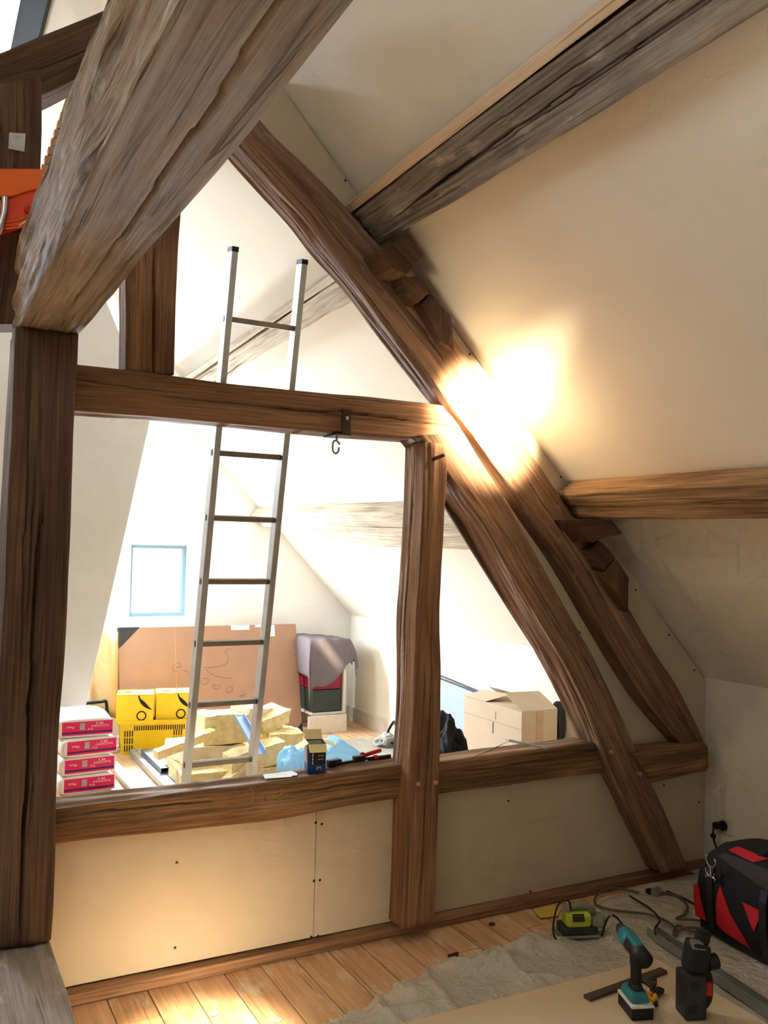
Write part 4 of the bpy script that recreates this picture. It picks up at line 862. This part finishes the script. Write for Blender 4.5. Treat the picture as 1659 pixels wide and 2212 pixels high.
# metal angle
aq = [PZ(x, y, ZR+.004) for x, y in ((1018, 1638), (1100, 1602), (1180, 1620))]
an = root('metal_angle', tuple(aq[1]), 'bent galvanised metal angle lying on the right rail', 'metal angle')
def leg(p, q_, wv):
    p, q_, wv = [np.array(k) for k in (p, q_, wv)]
    return prism('angle_leg', [p, q_, q_+wv, p+wv], (0, 0, .003), STEEL, an, world=False)
o1 = aq[0]-aq[1]; o2 = aq[2]-aq[1]
leg((0, 0, 0), o1, (.026, .018, 0)); leg((0, 0, .004), o2+np.array([0, 0, .004]), (-.004, .03, .0))
prism('angle_flange', [np.array((0, 0, -.002)), o2+np.array((0, 0, -.002)), o2+np.array((0, 0, .012)), np.array((0, 0, .012))], (.002, .002, 0), STEEL, an, world=False)

# ================================================================== BACK ROOM
# aluminium ladder leaning on the tie beam
ph = math.radians(11.5); S_ = .27
R0 = PY(497, 690, 3.42); W_ = .29; dl_ = np.array([0, math.sin(ph), -math.cos(ph)]); nl_ = np.array([0, -math.cos(ph), -math.sin(ph)])
ln_top = .275; z0 = R0[2]; kfloor = (z0-.004)/math.cos(ph)
foot = R0+dl_*kfloor
ld = root('ladder', (foot[0]+W_/2, foot[1], 0), 'aluminium ladder leaning on the tie beam from the back room', 'ladder')
ld_inv = np.array(ld.location)
def ladder_rail(off, x0, x1):
    C0 = R0-dl_*ln_top; C1 = R0+dl_*kfloor; e = np.array([1, 0, 0]); hd = .03
    pts = [C0+e*x0-nl_*hd-ld_inv, C0+e*x1-nl_*hd-ld_inv, C0+e*x1+nl_*hd-ld_inv, C0+e*x0+nl_*hd-ld_inv]
    r = prism('rail', pts, dl_*(ln_top+kfloor-.001), ALU, ld, bev=.003, world=False)
    capc = C0-dl_*.004-ld_inv
    prism('end_cap', [p-dl_*.006+(p-(C0+e*(x0+x1)/2-ld_inv))*.06 for p in pts], dl_*.02, BLACKP, ld, bev=.002, world=False)
    return r
rl = ladder_rail(0, -.026, 0.0); rr_ = ladder_rail(0, W_-.02, W_+.006)
k = -0
for k in range(0, 10):
    c = R0+dl_*(S_*k)
    if c[2] < .08: break
    c = c-ld_inv
    P_ = [c+np.array([0, 0, 0])-nl_*.013-dl_*.011, c-nl_*.013+dl_*.011, c+nl_*.013+dl_*.011, c+nl_*.013-dl_*.011]
    prism('rung', P_, (W_-.02, 0, 0), ALUR, ld, bev=.003, world=False)
    th = np.linspace(0, 2*math.pi, 12, endpoint=False)
    prism('rung_end', [c+np.array([-.0275, 0, 0])+nl_*.011*math.cos(t)+dl_*.014*math.sin(t) for t in th], (.003, 0, 0), plain('rung_end_dark', (92, 90, 84), .5, .4), ld, world=False)

# plaster sacks
def sack(i, loc, rz, label, tone):
    r = root('plaster_sack', loc, label, 'sack', rz=rz, group='stacked plaster sacks')
    hx, hy, hz = .175, .25, .056
    bm = bmesh.new(); bmesh.ops.create_cube(bm, size=2.0); bmesh.ops.subdivide_edges(bm, edges=bm.edges[:], cuts=11, use_grid_fill=True)
    for v in bm.verts:
        x, y, z = v.co
        # rounded-box mapping
        e = 5.0; n_ = (abs(x)**e+abs(z)**e)**(1/e); m = max(abs(x), abs(z), 1e-6); x *= m/n_ if n_ > 0 else 1; z *= m/n_ if n_ > 0 else 1
        bul = 1+.10*(1-y*y)*(1-x*x)
        px_, py_, pz_ = x*hx, y*hy, z*hz*bul
        s = .006*float(fbm(px_*9+i*3.1, py_*9, pz_*9, 7+i, 3))
        if y > -.99: px_ += s*1.2; pz_ += s*(1 if z > 0 else .3)
        v.co = (px_, py_, pz_+hz)
    bm_obj('sack_body', bm, SACKW, r, smooth=True)
    lb = box('label_panel', (.31, .0016, .085), (.012, -hy-.0012, hz), PINK, r, bev=0)
    box('white_border', (.325, .001, .095), (.012, -hy-.0006, hz), WPRINT, r, bev=0)
    box('stripe', (.31, .0008, .011), (0, -.0014, -.026), NAVY, lb, bev=0)
    box('grey_square', (.032, .0008, .042), (-.032, -.0014, .012), GREYPR, lb, bev=0)
    R180 = (math.pi/2, math.pi, 0)
    text('lettering', 'PLACOJOINT', .019, WPRINT, lb, (.075, -.0016, .012), R180); text('lettering', 'PR 4', .024, WPRINT, lb, (.075, -.0016, .030), R180)
    text('lettering', '25 kg', .015, WPRINT, lb, (.018, -.0016, -.008), R180); text('lettering', 'Placo', .022, WPRINT, lb, (-.105, -.0016, .01), R180)
    return r
sx0 = PZ(182, 1718, 0)
for i, (dx, dy, rz, lbx) in enumerate([(.012, 0, .05, 'plaster sack with pink printed end, lowest of the four stacked'), (.0, .01, .10, 'plaster sack with pink printed end, second from the bottom of the stack'), (.004, .0, .12, 'plaster sack with pink printed end, third from the bottom, slightly folded'), (.01, .02, -.02, 'white topped plaster sack with pink printed end, topmost of the stack')]):
    sack(i, (sx0[0]+dx, 5.92+.25+dy, .001+i*.117), rz, lbx, 0)

# metal studs lying on the back floor
def stud(a, b, w_, h_, lab, flip=-1, slots=0, mat=STEEL): return chan('metal_stud', PZ(*a), PZ(*b), w_, h_, mat, lab, flip=flip, slots=slots)
stud((262, 1600, .001), (395, 1740, .001), .075, .045, 'wide galvanised stud with punched slots right of the sacks', slots=5)
stud((238, 1650, .001), (318, 1745, .001), .06, .035, 'galvanised stud lying closest to the plaster sacks')
stud((318, 1634, .03), (362, 1676, .03), .09, .055, 'short dark offcut of channel in front of the yellow basket', mat=plain('steel_dark', (128, 134, 142), .4, .7))
stud((350, 1668, .001), (420, 1725, .001), .075, .045, 'plain galvanised channel between slotted stud and insulation')
stud((285, 1600, .0005), (425, 1735, .0005), .03, .014, 'narrow galvanised track beside the slotted stud', mat=plain('steel_dark2', (112, 116, 120), .45, .6))

# yellow basket with two yellow boxes
bk0 = PZ(262, 1632, 0); bk1 = PZ(412, 1628, 0)
bkc = (bk0+bk1)/2; brz = math.atan2(bk1[1]-bk0[1], bk1[0]-bk0[0])+.06; BW = np.linalg.norm(bk1-bk0)
bsk = root('shopping_basket', (bkc[0], bkc[1]+.13, 0), 'yellow slotted plastic basket on the floor under the yellow boxes', 'basket', rz=brz)
def tub(name, hx0, hy0, hx1, hy1, h, th, mat, par):
    rings = [rrect(hx0, hy0, .03, 0), rrect(hx1, hy1, .03, h), rrect(hx1-th, hy1-th, .028, h), rrect(hx0-th, hy0-th, .028, th)]
    return loft(name, rings, mat, par, smooth=False)
BH = .255
tub('tub', BW/2-.025, .11, BW/2, .135, BH, .006, YBASK, bsk)
rim = [rrect(BW/2+.014, .15, .035, BH-.02), rrect(BW/2+.016, .152, .035, BH+.006), rrect(BW/2-.004, .132, .03, BH+.006), rrect(BW/2-.004, .132, .03, BH-.02)]
loft('rim', rim, YBASK, bsk, smooth=False)
def slotrow(xs, z0, z1, par):
    V, F = [], []
    for x in xs:
        for (zz0, zz1) in [(z0, z1)]:
            y0 = -.1105-(.025*zz0/BH); y1 = -.1105-(.025*zz1/BH); k = len(V)
            V += [(x-.004, y0-.0015, zz0), (x+.004, y0-.0015, zz0), (x+.004, y1-.0015, zz1), (x-.004, y1-.0015, zz1)]; F.append((k, k+1, k+2, k+3))
    o = mk('slots', V, F, INKD, par, world=False); o['kind'] = 'stuff'; return o
slotrow(np.arange(-BW/2+.12, BW/2-.02, .0165), .185, .222, bsk); slotrow(np.arange(-BW/2+.09, BW/2-.05, .0165), .022, .04, bsk)
for z in (.03, .085, .14): slotrow([-BW/2+.05+k*.018 for k in range(4)], z, z+.045, bsk); slotrow([BW/2-.10+k*.018 for k in range(4)], z, z+.045, bsk)
def ybox(loc, rz, sz, label):
    r = root('yellow_box', loc, label, 'box', rz=rz, group='yellow boxes in the basket')
    box('carton', sz, (0, 0, sz[2]/2), YBOX, r, bev=.003)
    bm = bmesh.new()
    def ring(cx, cz, ro, ri, a0=0, a1=360, n=24):
        V, F = [], []
        for k in range(n+1):
            t = math.radians(a0+(a1-a0)*k/n); w_ = ro-ri
            V += [(cx+ro*math.cos(t), -sz[1]/2-.0016, cz+ro*math.sin(t)), (cx+(ro-w_*math.sin(math.pi*max(.12, k/n if a1 < 360 else .5)))*math.cos(t), -sz[1]/2-.0016, cz+(ro-w_*math.sin(math.pi*max(.12, k/n if a1 < 360 else .5)))*math.sin(t))]
        for k in range(n): F.append((2*k, 2*k+1, 2*k+3, 2*k+2))
        return V, F
    mk('o_mark', *ring(sz[0]*.18, sz[2]*.28, .037, .027), INKD, r, world=False)
    mk('swoosh_mark', *ring(sz[0]*.50, sz[2]*1.02, .115, .086, 184, 266), INKD, r, world=False)
    box('lid_flap', (sz[0]*.99, sz[1]*.5, .002), (0, -sz[1]*.24, sz[2]+.002), YBOX, r, rot=(-.02, 0, 0), bev=0)
    box('lid_flap', (sz[0]*.99, sz[1]*.48, .002), (0, sz[1]*.25, sz[2]+.0045), YBOX, r, rot=(.03, 0, 0), bev=0)
    mk('lid_mark', [(-sz[0]*.2+.03*math.cos(t), .0+.045*math.sin(t), sz[2]+.008+.002*math.sin(t)) for t in np.linspace(0, math.pi, 9)], [tuple(range(9))], plain('lid_grey', (140, 112, 40), .7), r, world=False)
    return r
cb, sb = math.cos(brz), math.sin(brz)
for xo, yo, rz, lb_ in ((-.135, -.02, brz-.03, 'left one of the two yellow boxes in the basket'), (.15, .02, brz+.03, 'right one of the two yellow boxes, partly behind the ladder')):
    ybox((bkc[0]+cb*xo-sb*yo, bkc[1]+.13+sb*xo+cb*yo, .235), rz, (.272, .22, .215), lb_)

# insulation batts
def batt(loc, size, rot, label, seed, face=True, mat=INSUL):
    bm = bmesh.new(); bmesh.ops.create_cube(bm, size=1.0); bmesh.ops.subdivide_edges(bm, edges=bm.edges[:], cuts=9, use_grid_fill=True)
    co = np.array([v.co[:] for v in bm.verts])*np.array(size)
    co[:, 2] += size[2]/2; m = max(size)
    d = np.stack([fbm(co[:, 0]*9, co[:, 1]*9, co[:, 2]*9, seed+k, 3) for k in range(3)], 1)*np.array([.012, .012, .010]); d[:, 2] *= (co[:, 2] > .01)
    for v, q in zip(bm.verts, co+d): v.co = q
    return tag(bm_obj('insulation_batt', bm, mat, loc=loc, rot=rot, smooth=False), label, 'insulation', 'yellow insulation pieces')
def at(x, y, Yv): return tuple(PY(x, y, Yv))
q = PZ(520, 1712, 0)
i0 = np.array([q[0], 5.55, 0])
batt((2.02, 5.80, .012), (.90, .5, .13), (0, 0, -.06), 'large insulation slab at the bottom of the heap', 61)
batt((1.83, 6.02, .145), (.44, .40, .10), (0, .02, .05), 'insulation slab with white face on the left of the heap', 62, mat=INSULP)
batt((1.93, 5.98, .25), (.30, .26, .19), (0, 0, -.02), 'upright insulation block on top of the heap behind the ladder', 63)
batt((2.06, 5.62, .145), (.40, .14, .13), (.1, -.16, .12), 'torn insulation piece leaning in front of the heap', 64)
batt((2.34, 5.90, .145), (.24, .30, .16), (0, .03, -.1), 'insulation block at the right of the heap above the slab', 65)
batt((2.28, 5.98, .325), (.24, .2, .10), (.1, -.25, .3), 'small crooked insulation chunk at the upper right of the heap', 66)
batt((2.14, 6.02, .30), (.22, .2, .17), (.1, .1, .5), 'tilted pale insulation chunk at the top centre of the heap', 67, mat=INSULP)
q = PY(385, 1590, 5.9)
batt((q[0]+.02, 5.78, q[2]-.05), (.40, .09, .05), (0, -.26, .1), 'thin insulation strip sticking out left past the ladder', 68)
batt((1.95, 5.56, .155), (.30, .06, .035), (.2, -.55, .3), 'narrow insulation strip lying across the torn piece', 69)
chan('metal_channel', PY(515, 1548, 5.75), PY(562, 1630, 5.35), .07, .03, plain('blue_steel', (150, 176, 214), .35, .5), 'bluish metal channel stuck down into the insulation heap', flip=1)

# blue plastic film bundles
def blob(name, loc, size, label, seed, mat):
    bm = bmesh.new(); bmesh.ops.create_icosphere(bm, subdivisions=5, radius=1.0)
    co = np.array([v.co[:] for v in bm.verts]); n = 1+.22*fbm(co[:, 0]*1.6, co[:, 1]*1.6, co[:, 2]*1.6, seed, 2)-.16*np.abs(vnoise(co[:, 0]*4.5, co[:, 1]*4.5, co[:, 2]*4.5, seed+3))
    co = co*n[:, None]*np.array(size); co[:, 2] = np.maximum(co[:, 2], -size[2]*.5)+size[2]*.5
    for v, q in zip(bm.verts, co): v.co = q
    return tag(bm_obj(name, bm, mat, loc=loc, smooth=True), label, 'plastic film')
q = PY(640, 1640, 5.2); blob('plastic_film', (q[0], 5.2, .0), (.12, .16, .26), 'bundle of light blue plastic film left behind the blue box', 71, BLUEPL)
q0 = [PY(x, y, 4.75) for x, y in ((690, 1640), (725, 1605), (742, 1597), (775, 1620), (822, 1655), (815, 1850), (695, 1850))]
tag(prism('plastic_film', q0, (0, .16, 0), BLUEPL, bev=.02, noise=.006, seed=72), 'light blue plastic bag right of the blue box behind the rail', 'plastic film')

# big flat cardboard pack leaning on the gable
bx0, bx1 = 1.495, 3.03; yb_, yt_, zt_ = 7.13, 7.34, .91
cb_ = root('cardboard_pack', ((bx0+bx1)/2, yb_, 0), 'large flat cardboard pack leaning below the gable window', 'cardboard')
tl = math.atan2(yt_-yb_, zt_); Hc = math.hypot(yt_-yb_, zt_)
cb_.rotation_euler = (-tl, 0, 0)
Wc = bx1-bx0
box('carton', (Wc, .045, Hc), (0, .0225, Hc/2), CARD, cb_, bev=.002)
box('fold_seam', (.006, .002, Hc-.01), (-Wc/2+.455, -.0008, Hc/2), plain('seam', (196, 154, 124), .85), cb_, bev=0)
prism('corner_guard', [(-Wc/2-.002, -.003, Hc+.002), (-Wc/2+.17, -.003, Hc+.002), (-Wc/2-.002, -.003, Hc-.17)], (0, .05, 0), DARKG, cb_, world=False)
prism('corner_guard', [(Wc/2+.002, -.003, 0), (Wc/2-.08, -.003, 0), (Wc/2+.002, -.003, .08)], (0, .05, 0), DARKG, cb_, world=False)
for x, z, w_, h_ in ((-Wc/2+1.02, Hc-.022, .165, .04), (-Wc/2+1.21, Hc-.012, .11, .022), (-Wc/2+1.31, Hc-.055, .045, .1)): box('paper_label', (w_, .001, h_), (x, -.0012, z), WPRINT, cb_, bev=0)
def scrawl(strokes, par, y, mat, r=.0009, name='handwriting'):
    for s in strokes: tube(name, [(a, y, b) for a, b in s], r, mat, par, n=4, seg=4, world=False)
def cpx(x, y): # photo position -> place on the pack's face
    d = ray(x, y); n3 = np.array([0, -math.cos(tl), math.sin(tl)]); o3 = np.array([(bx0+bx1)/2, yb_, 0]); t = (n3@(o3-CAM))/(n3@d); p = CAM+d*t-o3
    return (p[0], p[1]*math.sin(tl)+p[2]*math.cos(tl))
HW = [[(374, 1436), (388, 1432), (391, 1441)], [(374, 1436), (372, 1448), (385, 1450)], [(378, 1443), (389, 1441)], [(396, 1448), (408, 1452)], [(404, 1460), (410, 1455)],
      [(440, 1442), (470, 1440), (490, 1432), (492, 1415), (486, 1408), (500, 1400)], [(442, 1445), (465, 1460), (500, 1465)],
      [(432, 1470), (438, 1478), (448, 1476), (450, 1466), (440, 1466)], [(462, 1476), (460, 1486), (472, 1487), (475, 1477)], [(463, 1481), (472, 1481)], [(488, 1486), (490, 1496), (500, 1494), (502, 1484), (492, 1484)],
      [(516, 1505), (528, 1500), (526, 1494)], [(520, 1502), (524, 1510)], [(632, 1388), (640, 1386), (641, 1394), (634, 1398), (630, 1394)], [(634, 1402), (641, 1404), (640, 1412), (634, 1414)]]
scrawl([[cpx(*p) for p in s] for s in HW], cb_, -.002, INK)
# brown kraft paper hanging beside it
V, F = [], []
nu, nv = 14, 10
for j in range(nv):
    for i in range(nu):
        u_, v_ = i/(nu-1), j/(nv-1)
        V.append((1.27+.235*u_+.02*v_*u_, 7.20+.04*math.sin(u_*7+v_*1.2)+.10*v_, .30+.10*u_*(1-v_)*-1+.58*v_+.0*u_))
for j in range(nv-1):
    for i in range(nu-1): a = j*nu+i; F.append((a, a+1, a+nu+1, a+nu))
kp_ = mk('kraft_paper', V, F, KRAFT, smooth=True); kp_.modifiers.new('thickness', 'SOLIDIFY').thickness = .002
tag(kp_, 'curled brown kraft paper hanging left of the cardboard pack', 'paper')
# cable reel
rq = PY(190, 1548, 7.15)
rc = root('cable_reel', (rq[0]+.02, 7.08, 0), 'black cable reel with handle, half hidden by the chimney breast', 'cable reel', rz=.2)
tube('handle', [(-.12, 0, .02), (-.12, 0, .30), (-.10, 0, .36), (.06, 0, .37), (.11, 0, .34), (.125, 0, .02)], .013, BLACKP, rc, world=False)
for k in range(6): tube('cable_turn', [(-.08+.03*k, .14*math.cos(t), .15+.14*math.sin(t)) for t in np.linspace(0, 2*math.pi, 14, endpoint=False)], .013, BLACKP, rc, n=3, world=False, closed=True)
cyl('drum', .12, .2, (0, 0, .15), DARKG, rc, rot=(0, math.pi/2, 0), bev=.005)

# crate shelf under a grey cloth
sq = PZ(655, 1607, 0)
sh = root('shelf_unit', (3.22, 7.22, 0), 'white wooden shelf unit right of the cardboard pack, under a grey cloth', 'shelf')
box('base_board', (.36, .022, .15), (-.01, -.205, .0755), WHITEW, sh, bev=.003)
box('upright', (.028, .36, .76), (.16, 0, .385), WHITEW, sh, bev=.002); box('upright', (.028, .03, .76), (-.16, .16, .385), WHITEW, sh, bev=.002)
box('shelf_board', (.292, .36, .02), (0, 0, .16), WHITEW, sh, bev=.002); box('top_board', (.36, .38, .02), (0, 0, .776), WHITEW, sh, bev=.002)
cr1 = tag(box('plastic_crate', (.27, .33, .19), (3.22, 7.22, .268), GREENC, bev=.012), 'dark green crate inside the white shelf unit', 'crate')
cr2 = tag(box('crimson_case', (.275, .33, .16), (3.22, 7.22, .445), CRIM, bev=.015), 'crimson case lying on the dark green crate in the shelf', 'case')
# cloth: top, front fall with a slanting hem, right fall
V, F = [], []; NU, NV = 44, 36
def clothpt(u, v, hem):
    x = -.42+u*.74; dx = max(0, x-.185); dlf = max(0, -.19-x); x_ = max(min(x, .185), -.19)+.07*(1-math.exp(-dx/.06))-.015*(1-math.exp(-dlf/.03))
    t = v*(.40+hem); dy = max(0, t-.40); y_ = .19-min(t, .40)-.035*(1-math.exp(-dy/.04))-.018*math.sin(u*10+1.5)*min(1, dy*4)
    z = .80+.018*math.sin(u*4+.4)*math.cos(v*3)-dx*1.5-dlf*1.35-dy*(1 if dx < .02 and dlf < .02 else .55)+.003*math.sin(u*31+v*9)
    return np.array([x_+.012*math.sin(v*15+u*4)*min(1, dx*9), y_, z])+np.array([3.22, 7.22, 0])
for j in range(NV):
    for i in range(NU):
        u_ = i/(NU-1); hem = .44-.20*min(1, max(0, u_-.3)/.5)+.03*math.sin(u_*14)
        V.append(clothpt(u_, j/(NV-1), hem))
for j in range(NV-1):
    for i in range(NU-1): a = j*NU+i; F.append((a, a+1, a+NU+1, a+NU))
dc = mk('dust_cloth', V, F, CLOTH, smooth=True); dc.modifiers.new('thickness', 'SOLIDIFY').thickness = .004
tag(dc, 'grey cloth draped over the white shelf unit in the far corner', 'cloth')

# back floor sheet, crumple, cable loop
sheet('dust_sheet', [(2.55, 5.0), (3.6, 4.9), (3.6, 6.55), (3.35, 6.75), (2.75, 6.6), (2.5, 6.3)], SHEETB, .03, lambda X, Y: .004+.012*np.clip(ridged(X, Y, 15, 4), 0, 1)**3, 'greyish plastic sheet on the back room floor before the shelf unit', 'dust sheet')
q = PZ(838, 1612, 0); blob('crumpled_plastic', (q[0]-.02, q[1], .004), (.11, .10, .07), 'crumpled grey plastic on the back floor beside the pegged post', 75, plain('crumple_grey', (160, 160, 148), .7, var=.2, scale=40, bump=.6))
q = PX(852, 1583, 3.45); tag(tube('cable_loop', [(3.45+.02*math.sin(2*t), q[1]+.10*math.cos(t), q[2]+.085*math.sin(t)) for t in np.linspace(0, 2*math.pi, 14, endpoint=False)], .011, BLACKP, closed=True, n=4), 'black hose loop peeking out left of the pegged post', 'hose')

# cardboard boxes against the knee wall
X0 = 3.27; ya, yb2 = 4.35, 4.98
cbx = root('cardboard_box', (X0+.135, (ya+yb2)/2, .285), 'pale cardboard box with raised flaps, on top of another box by the knee wall', 'box')
hy2 = (yb2-ya)/2; hh_ = .345
box('carton', (.27, yb2-ya, hh_), (0, 0, hh_/2), CARDL, cbx, bev=.003)
prism('flap', [(-.135, -hy2, hh_+.002), (.135, -hy2, hh_+.002), (.125, -hy2+.17, hh_+.085), (-.12, -hy2+.2, hh_+.085)], (0, 0, .003), CARDL, cbx, world=False)
prism('flap', [(-.135, hy2-.25, hh_+.002), (-.135, hy2, hh_+.002), (.02, hy2, hh_+.03), (.02, hy2-.3, hh_+.045)], (0, 0, .003), CARDL, cbx, world=False)
prism('flap', [(.135, hy2, hh_+.002), (.135, -hy2+.1, hh_+.002), (.06, -hy2+.2, hh_+.05), (.06, hy2, hh_+.05)], (0, 0, .003), CARDL, cbx, world=False)
box('tape', (.055, .001, hh_), (.0, -hy2-.0012, hh_/2), plain('tape_brown', (196, 166, 132), .4), cbx, bev=0)
box('hand_slit', (.001, .006, .07), (-.1362, -.02, .20), INKD, cbx, bev=0); box('hand_slit', (.001, .004, .05), (-.1362, -.045, .28), plain('slit', (150, 126, 100), .8), cbx, bev=0)
box('crease', (.001, yb2-ya, .003), (-.1362, 0, .24), plain('crease', (186, 160, 132), .85), cbx, bev=0)
cby = root('cardboard_box', (X0+.135, (ya+yb2)/2+.03, 0), 'lower cardboard box with printed symbols under the box with flaps', 'box')
box('carton', (.30, .70, .283), (-.01, 0, .1415), CARDL, cby, bev=.003)
for k in range(3): box('printed_symbol', (.001, .022, .024), (-.1612, -.13+k*.045, .235), [INKD, plain('sym', (120, 100, 80), .8), INKD][k], cby, bev=0)
# black bag
q = PY(978, 1610, 4.3); blob('black_bag', (q[0]-.02, 4.32, .28), (.10, .16, .24), 'black fabric bag behind the right rail, left of the cardboard boxes', 77, BLACKF)['category'] = 'bag'
q = PY(978, 1610, 4.3)
tag(box('crate', (.26, .36, .275), (q[0]-.02, 4.32, .139), DARKG, bev=.02), 'dark crate under the black fabric bag', 'crate')
# blue grey panel and cables by the knee wall
q0, q1 = PX(955, 1485, KX-.03), PX(985, 1485, KX-.03)
pn = root('blue_grey_panel', (KX-.03, (q0[1]+5.2)/2, .0), 'blue grey panel standing against the knee wall behind the cardboard boxes', 'panel')
box('panel_body', (.03, 1.0, .60), (0, .2, .302), BLUEGR, pn, bev=.003)
for k in range(2): tube('cable', [(-.02, -.35, .60-.012*k-.02), (-.02, .2, .625-.02*k), (-.02, .75, .66-.03*k)], .006, BLACKP, pn, world=False)
# cable bundle hanging on the knee wall
q = PX(1213, 1525, KX-.02)
hbn = root('cable_bundle', tuple(q), 'dark bundle of cable hanging on the knee wall right of the cardboard box', 'cable')
for k in range(4): tube('loop', [(-.012*k, -.02+.006*k, .0), (-.012*k, .012, .02), (-.012*k, .03, -.03), (-.012*k, .02-.008*k, -.15-.02*k), (-.012*k, -.01, -.20-.015*k), (-.012*k, -.03, -.14)], .009, DARKG, hbn, world=False, closed=True, n=5)
tube('loop', [(-.01, .03, -.05), (-.01, .06, -.12), (-.01, .05, -.22)], .007, DARKG, hbn, world=False)
# chalk scrawl on the left rail
RAIL = [o for o in bpy.data.objects if o.name == 'rail' and o.get('label', '').startswith('long')][0]
CH = [[(541, 1700), (546, 1712), (545, 1728), (540, 1735)], [(572, 1716), (566, 1724), (572, 1731), (579, 1724), (573, 1716)], [(608, 1702), (606, 1714), (596, 1722), (604, 1727), (618, 1718), (632, 1724)]]
for s in CH: tube('chalk_mark', [PY(x, y, 3.246) for x, y in s], .0016, CHALK, RAIL, n=4, seg=4)
